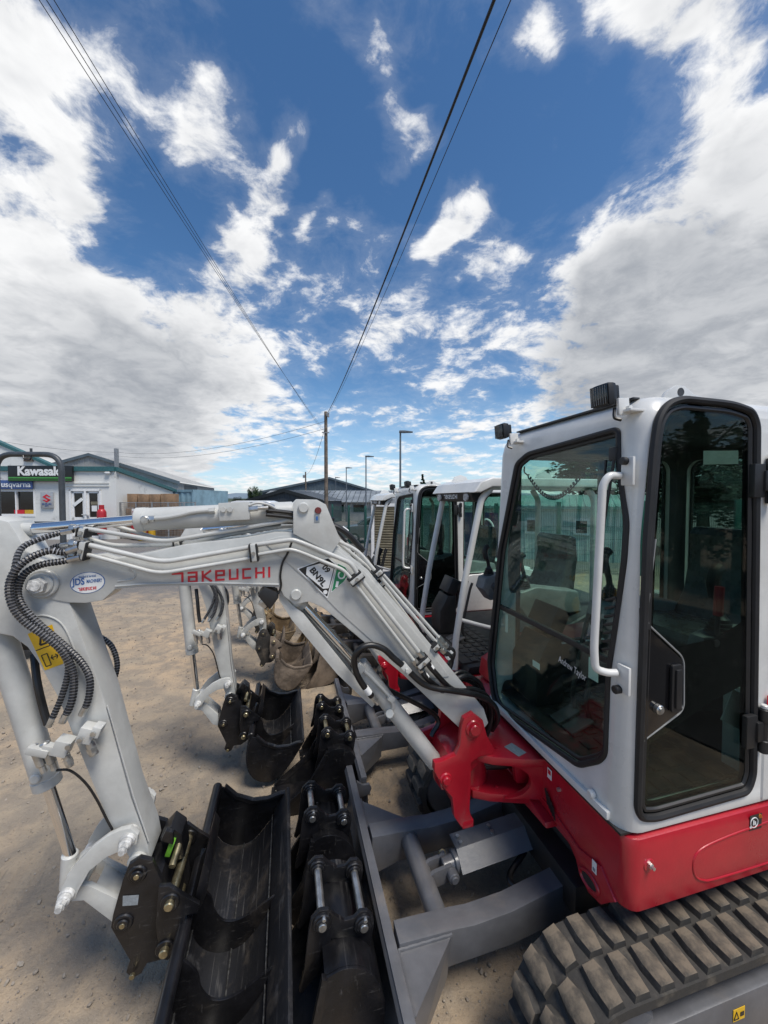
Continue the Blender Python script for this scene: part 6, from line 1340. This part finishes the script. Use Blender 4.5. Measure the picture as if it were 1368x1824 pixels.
# ------------------------------------------------------------------ poles, lamps, wires
def pole(name, x, y, h, r0, r1, label, cat='pole', zb=None):
    zb = gz(x, y) if zb is None else zb; root = empty(name, (x, y, zb - .3), 0, label=label, cat=cat); mb = MB(); mb.cyl((0, 0, 0), (0, 0, h + .3), r0, r1, n=14, ch=.01); mb.build('shaft', 'wood_pole', root); return root
UP = (-3.98, 26.5); p1 = pole('utility_pole', *UP, 8.0 + .7, .15, .11, 'tall wooden utility pole carrying overhead cables, centre of the yard skyline')
mb = MB(); mb.box((.12, -.1, 8.75), (.12, .16, .2), None, .02); mb.cyl((.2, -.1, 8.6), (.2, -.1, 8.9), .05, n=10); mb.box((0, -.16, 7.55), (.5, .06, .06)); mb.build('cable_bracket', 'galvanised', p1)
P2q = (-12.2, 60.0); p2 = pole('utility_pole', *P2q, 6.7, .14, .10, 'distant wooden pole left of the tall utility pole', zb=-.3); mb = MB(); mb.box((-.25, 0, 6.3), (.35, .2, .45), None, .03); mb.build('transformer', 'galvanised', p2)
def wire(a, c, sag, r, label, n=40):
    a, c = Vector(a), Vector(c); pts = [a.lerp(c, i / n) - V(0, 0, 4 * sag * (i / n) * (1 - i / n)) for i in range(n + 1)]
    o = MB().tube([p - a for p in pts], r, n=6).build('overhead_cable', 'cable_black', None, label=label, cat='cable', group='overhead cables'); o.location = a
wire((UP[0] + .15, UP[1] - .1, 8.0), (6.0, -18.5, 8.3), 1.15, .017, 'thick black overhead cable running from the utility pole over the excavators')
wire((UP[0] + .15, UP[1] - .1, 7.85), (6.35, -18.5, 8.2), 1.0, .0055, 'thin overhead cable beside the thick black one')
for i, (dx, dz_) in enumerate(((0, 0), (.16, .05), (.32, .10))):
    wire((UP[0] - .15, UP[1] - .1, 6.9 - .12 * i), (-2.80 + dx * 1.2, -18.5, 8.75 + dz_), .72, .0045, ['leftmost of three thin overhead cables crossing the sky at left', 'middle of three thin overhead cables crossing the sky at left', 'rightmost of three thin overhead cables crossing the sky at left'][i])
wire((UP[0], UP[1], 7.45), (-30.0, 43.5, 7.4), .9, .011, 'upper cable from the utility pole to the grey shed'); wire((UP[0], UP[1], 6.95), (-30.0, 43.5, 7.0), .9, .011, 'lower cable from the utility pole to the grey shed')
wire((-30.0, 43.5, 7.4), (-30, 25, 6.8), .4, .011, 'cable from the grey shed flue towards the showroom roof')
wire((UP[0], UP[1], 7.2), (P2q[0], P2q[1], 6.0), .9, .014, 'cable dropping from the utility pole to the distant pole')
LN = ['nearest and tallest street lamp, right of the utility pole', 'second street lamp from the right, thin grey column', 'third street lamp from the right, small in the distance', 'farthest street lamp, just right of the utility pole']
for i, (px_, py_, D_) in enumerate(((713, 771, 22.4), (652, 814, 34.5), (617, 834, 46), (598, 851, 62))):
    x = (px_ - 684) / 685 * D_; top = CAM_H + (890 - py_) / 685 * D_; zb = gz(x, D_)
    root = empty('street_lamp', (x, D_, zb), 0, label=LN[i], cat='street lamp', group='street lamps beyond the fence'); mb = MB(); mb.cyl((0, 0, -.2), (0, 0, 1.4), .10, n=14); mb.cyl((0, 0, 1.4), (0, 0, top - zb), .065, .05, n=14); mb.build('column', 'lamp_steel', root)
    mb = MB(); mb.prism([(-.08, .02), (-.06, .10), (.25, .10), (.72, .04), (.72, -.01), (.2, -.03), (-.06, -.02)], -.13, .13, bevel=.02); hd = mb.build('lamp_head', 'lamp_steel', root); hd.location = (0, 0, top - zb)
# ------------------------------------------------------------------ vehicles
def car(loc, rz, m_, label, name='parked_car', s=1.0):
    r = empty(name, loc, rz, label=label, cat='car', group='parked cars'); r.scale = (s,) * 3
    mb = MB(); mb.prism([(-2.15, .42), (-2.2, .75), (-2.1, 1.0), (-1.6, 1.08), (-.75, 1.12), (.95, 1.12), (1.75, 1.02), (2.15, .88), (2.2, .55), (2.1, .38), (1.75, .34), (-1.7, .34)], -.86, .86, bevel=.07, seg=3); mb.build('body', m_, r)
    mb = MB(); mb.prism([(-2.05, 1.06), (-1.85, 1.50), (-1.55, 1.60), (.25, 1.60), (.55, 1.54), (1.15, 1.10)], -.76, .76, bevel=.06, seg=3); mb.build('cabin', m_, r)
    for sd in (-1, 1):
        for q in ([(-1.85, 1.14), (-1.70, 1.46), (-1.0, 1.50), (-1.0, 1.14)], [(-.92, 1.14), (-.92, 1.50), (-.12, 1.50), (-.12, 1.14)], [(-.04, 1.14), (-.04, 1.50), (.38, 1.49), (.85, 1.14)]):
            MB().prism(q, sd * .755, sd * .772).build('window', 'dark_window', r)
        for xw in (-1.35, 1.35):
            mb = MB(); mb.cyl((xw, sd * .70, .33), (xw, sd * .88, .33), .33, n=28, ch=.03); w_ = mb.build('wheel', 'tyre', r); mb = MB(); mb.cyl((xw, sd * .86, .33), (xw, sd * .89, .33), .20, n=20, ch=.02); mb.build('rim', 'galvanised', w_)
        MB().box((2.13, sd * .6, .78), (.12, .34, .16), None, .03).build('headlight', 'lens', r)
    MB().prism([(.62, 1.48), (1.10, 1.14), (1.13, 1.16), (.65, 1.51)], -.66, .66).build('windscreen', 'dark_window', r)
    return r
car((-.55, 25.2, gz(-.5, 25)), R(186), 'car_grey', 'dark grey estate car parked behind the green fence', s=1.05)
car((-10.6, 29.5, .0), R(175), 'car_white', 'white car parked left of the charcoal shed', s=1.25)
car((2.4, 26.5, gz(2, 26)), R(180), 'car_grey', 'second grey car glimpsed right of the estate car behind the fence', s=1.0)
ut = empty('utility_buggy', (-14.6, 31.5, 0), R(170), label='dark farm buggy with tubular roll cage beside the blue container', cat='buggy')
mb = MB(); mb.prism([(-1.3, .5), (-1.35, .95), (-.2, 1.0), (.1, .8), (.6, .8), (1.3, .95), (1.4, .6), (1.3, .45)], -.65, .65, bevel=.05); mb.build('body', 'black_plastic', ut)
for sd in (-.6, .6): mb = MB(); mb.tube(fillet([(-.5, sd, .95), (-.55, sd, 1.9), (-.35, sd, 2.0), (.3, sd, 1.98), (.75, sd, .95)], .15), .035, n=8); mb.build('cage_hoop', 'black_plastic', ut)
mb = MB()
for xx in (-.4, .3): mb.tube([(xx, -.6, 1.99), (xx, .6, 1.99)], .03, n=8)
mb.each('cage_bar', 'black_plastic', ut)
for sd in (-.62, .62):
    for xw in (-.95, .95): mb = MB(); mb.cyl((xw, sd - .12, .34), (xw, sd + .12, .34), .34, n=22, ch=.04); mb.build('wheel', 'tyre', ut)
# site dumper whose roll bar shows above the arm
dp_ = empty('site_dumper', (-4.75, 5.2, .05), R(2), label='small yellow dumper with grey tubular roll bar behind the nearest arm', cat='dumper')
mb = MB(); mb.tube(fillet([(-.46, 0, .9), (-.46, 0, 2.64), (.39, 0, 2.64), (.39, 0, .9)], .22, 8), .036, n=14); mb.tube([(-.46, .01, 1.71), (.39, .01, 1.71)], .026, n=12); mb.cyl((.0, 0, 2.67), (.0, 0, 2.72), .015, n=8); rbp = mb.build('roll_bar', 'rops_grey', dp_)
mb = MB(); mb.tube(spline([(-.08, -.03, 2.62), (-.05, -.05, 2.57), (.02, -.05, 2.56), (.03, -.03, 2.62)], 5), .008, n=6); mb.build('cable_loop', 'hose_rubber', rbp)
mb = MB(); mb.box((-.35, -.45, .78), (.7, 1.3, .4), None, .05); mb.box((-.03, 0, .92), (.9, .12, .10), None, .02); mb.build('chassis', 'gas_yellow', dp_)
mb = MB(); mb.box((-.35, -.3, 1.02), (.45, .45, .14), None, .04); mb.box((-.35, -.08, 1.25), (.45, .1, .4), None, .04); mb.build('seat', 'black_plastic', dp_)
mb = MB(); mb.prism([(-.75, .75), (-.65, 1.25), (-1.55, 1.30), (-1.4, .75)], -.75, .05, axis='x', bevel=.02); mb.build('skip', 'gas_yellow', dp_)
for sx in (-.70, .0):
    for yy in (.0, -1.05):
        mb = MB(); mb.cyl((sx - .11, yy, .38), (sx + .11, yy, .38), .38, n=26, ch=.04); w_ = mb.build('wheel', 'tyre', dp_); mb = MB(); mb.cyl((sx - .12, yy, .38), (sx + .12, yy, .38), .19, n=18, ch=.02); mb.build('rim', 'gas_yellow', w_)
# low trailer ramp in the middle distance
tr_ = empty('trailer_ramp', (-5.9, 12.2, 0), R(20), label='grey slatted trailer ramp lying in the yard', cat='ramp')
for i in range(5): MB().box((0, -.4 + .2 * i, .12 + .05 * i), (1.1, .09, .03), None, .004).build('slat', 'galvanised', tr_)
for sx in (-.55, .55): MB().box((sx, 0, .2), (.05, 1.0, .06), Matrix.Rotation(R(14), 3, 'X'), .004).build('side_rail', 'galvanised', tr_)

# ------------------------------------------------------------------ trees, hills
def leaf_crown(seed, rad, n, clumps, leaf=.16, squash=1.0, cone=False):
    rr = random.Random(seed); mb = MB(); cs = []
    for i in range(clumps):
        if cone: h = rr.random(); a = rr.uniform(0, 6.283); q = rad * .42 * (1 - h) * rr.uniform(.3, 1); cs.append((Vector((q * math.cos(a), q * math.sin(a), (h - .5) * 2 * rad)), rad * .16 * (1.1 - h)))
        else:
            v = Vector((rr.gauss(0, 1), rr.gauss(0, 1), rr.gauss(0, 1))).normalized() * rad * rr.uniform(.35, .95); v.z *= squash; cs.append((v, rad * rr.uniform(.18, .36)))
    vs, fs = [], []
    for i in range(n):
        c, cr = cs[rr.randrange(len(cs))]; v = Vector((rr.gauss(0, 1), rr.gauss(0, 1), rr.gauss(0, 1))).normalized() * cr * rr.uniform(.55, 1.05)
        p = c + v; q = Matrix.Rotation(rr.uniform(0, 6.3), 3, 'Z') @ Matrix.Rotation(rr.uniform(-1.1, 1.1), 3, 'X'); s = leaf * rr.uniform(.6, 1.3); o = len(vs)
        vs += [p + q @ Vector((-s * .5, 0, 0)), p + q @ Vector((0, -s * .32, s * .06)), p + q @ Vector((s * .6, 0, 0)), p + q @ Vector((0, s * .32, s * .06))]; fs.append((o, o + 1, o + 2, o + 3))
    return mb.add(vs, fs)
TREE_MESH = []
for sd, (cone, m_) in enumerate(((False, 'leaf'), (False, 'leaf_dark'), (False, 'leaf'), (True, 'leaf_dark'))):
    TREE_MESH.append(leaf_crown(40 + sd, 2.0, 9000 if not cone else 6000, 46 if not cone else 60, .17, .85, cone).mesh('crown', m_, 180))
def trunk_mesh(seed):
    rr = random.Random(seed); mb = MB(); mb.tube(spline([(0, 0, -.3), (.05, .03, 1.0), (-.03, .05, 2.2), (.05, 0, 3.2)], 4), .16, n=8, rfn=lambda i: .20 * (1 - i / 16) + .03)
    for k in range(7): a = rr.uniform(0, 6.28); z = 1.3 + .25 * k; mb.tube(spline([(0, 0, z), (.5 * math.cos(a), .5 * math.sin(a), z + .35), (1.2 * math.cos(a), 1.2 * math.sin(a), z + .9)], 4), .05, n=6, rfn=lambda i: .06 * (1 - i / 10) + .008)
    return mb.mesh('trunk', 'bark', 60)
TRK = [trunk_mesh(3), trunk_mesh(9)]
def tree(x, y, h, k, label, wide=1.0, group=None, name='broadleaf_tree'):
    r = empty(name, (x, y, gz(x, y)), random.uniform(0, 6), label=label, cat='tree', group=group); s = h / 4.6; r.scale = (s * wide, s * wide, s)
    obj('trunk', TRK[k % 2], r); c = obj('crown', TREE_MESH[k], r); c.location = (0, 0, 2.75); return r
# belt of trees on the right, seen through the cab glass, and behind the photographer, seen reflected in the door
rt = random.Random(11)
RIGHT = ['through the front glass, left end of the belt', 'through the front glass, second in the belt', 'through the front glass, third in the belt', 'behind the cab, fourth in the belt', 'behind the cab, fifth in the belt', 'behind the cab, right end of the belt']
for i in range(6): tree(12.8 + 3.6 * i + rt.uniform(-.6, .6), 21.5 - 1.9 * i + rt.uniform(-.8, .8), rt.uniform(5.2, 6.8), i % 3, 'green tree past the right fence, ' + RIGHT[i], 1.15, 'trees along the right boundary')
BACK = ['first', 'second', 'third', 'fourth', 'fifth', 'sixth', 'seventh', 'eighth', 'ninth']
for i in range(9): tree(12.5 + rt.uniform(-.8, 1.2), -11.5 + 1.9 * i + rt.uniform(-.4, .4), rt.uniform(3.6, 4.6), i % 3, 'tree reflected in the cab door glass, %s along the hedge line' % BACK[i], 1.2, 'trees behind the photographer')
tree(10.6, -2.6, 4.9, 3, 'slender dark conifer reflected in the cab door glass', .7, name='conifer')
mesh_fence('mesh_fence', [(8.6, 4.0), (8.4, -3.0), (8.8, -11.0)], 2.0, 'green mesh fence reflected in the cab door glass', gap=.08)
for x, y, h, k, lb in ((-19.6, 58, 4.4, 0, 'small round tree left of the low grey roof'), (7.5, 75, 7.6, 3, 'small dark conifer on the skyline right of the blue warehouse'), (-33.5, 74, 3.0, 0, 'tree beside the far end of the grey shed'), (-29.5, 78, 2.6, 1, 'dark tree in the gap between the sheds'), (-26.0, 76, 2.8, 0, 'bushy tree in the gap, right of the dark one')): tree(x, y, h, k, lb, (.6 if x == -19.6 else 1.3) if k != 3 else 1.0, name='broadleaf_tree' if k != 3 else 'conifer')
def hill(name, y, depth, x0, x1, h, seed, m_):
    n = 90; mb = MB(); vs = []
    for j, (dy, f) in enumerate(((0, 0), (.25, .6), (.6, .95), (1, 1), (1.6, .6), (2.2, 0))):
        for i in range(n + 1):
            x = x0 + (x1 - x0) * i / n; z = h * f * (.65 + .5 * noise.noise((x / 400.0, seed, 0)) + .18 * noise.noise((x / 90.0, seed + 3, 0))); vs.append((x, y + depth * dy, max(-2, z) - 2 * (f == 0)))
    mb.add(vs, [(j * (n + 1) + i, j * (n + 1) + i + 1, (j + 1) * (n + 1) + i + 1, (j + 1) * (n + 1) + i) for j in range(5) for i in range(n)]); mb.build(name, m_, smooth=180, kind='structure')
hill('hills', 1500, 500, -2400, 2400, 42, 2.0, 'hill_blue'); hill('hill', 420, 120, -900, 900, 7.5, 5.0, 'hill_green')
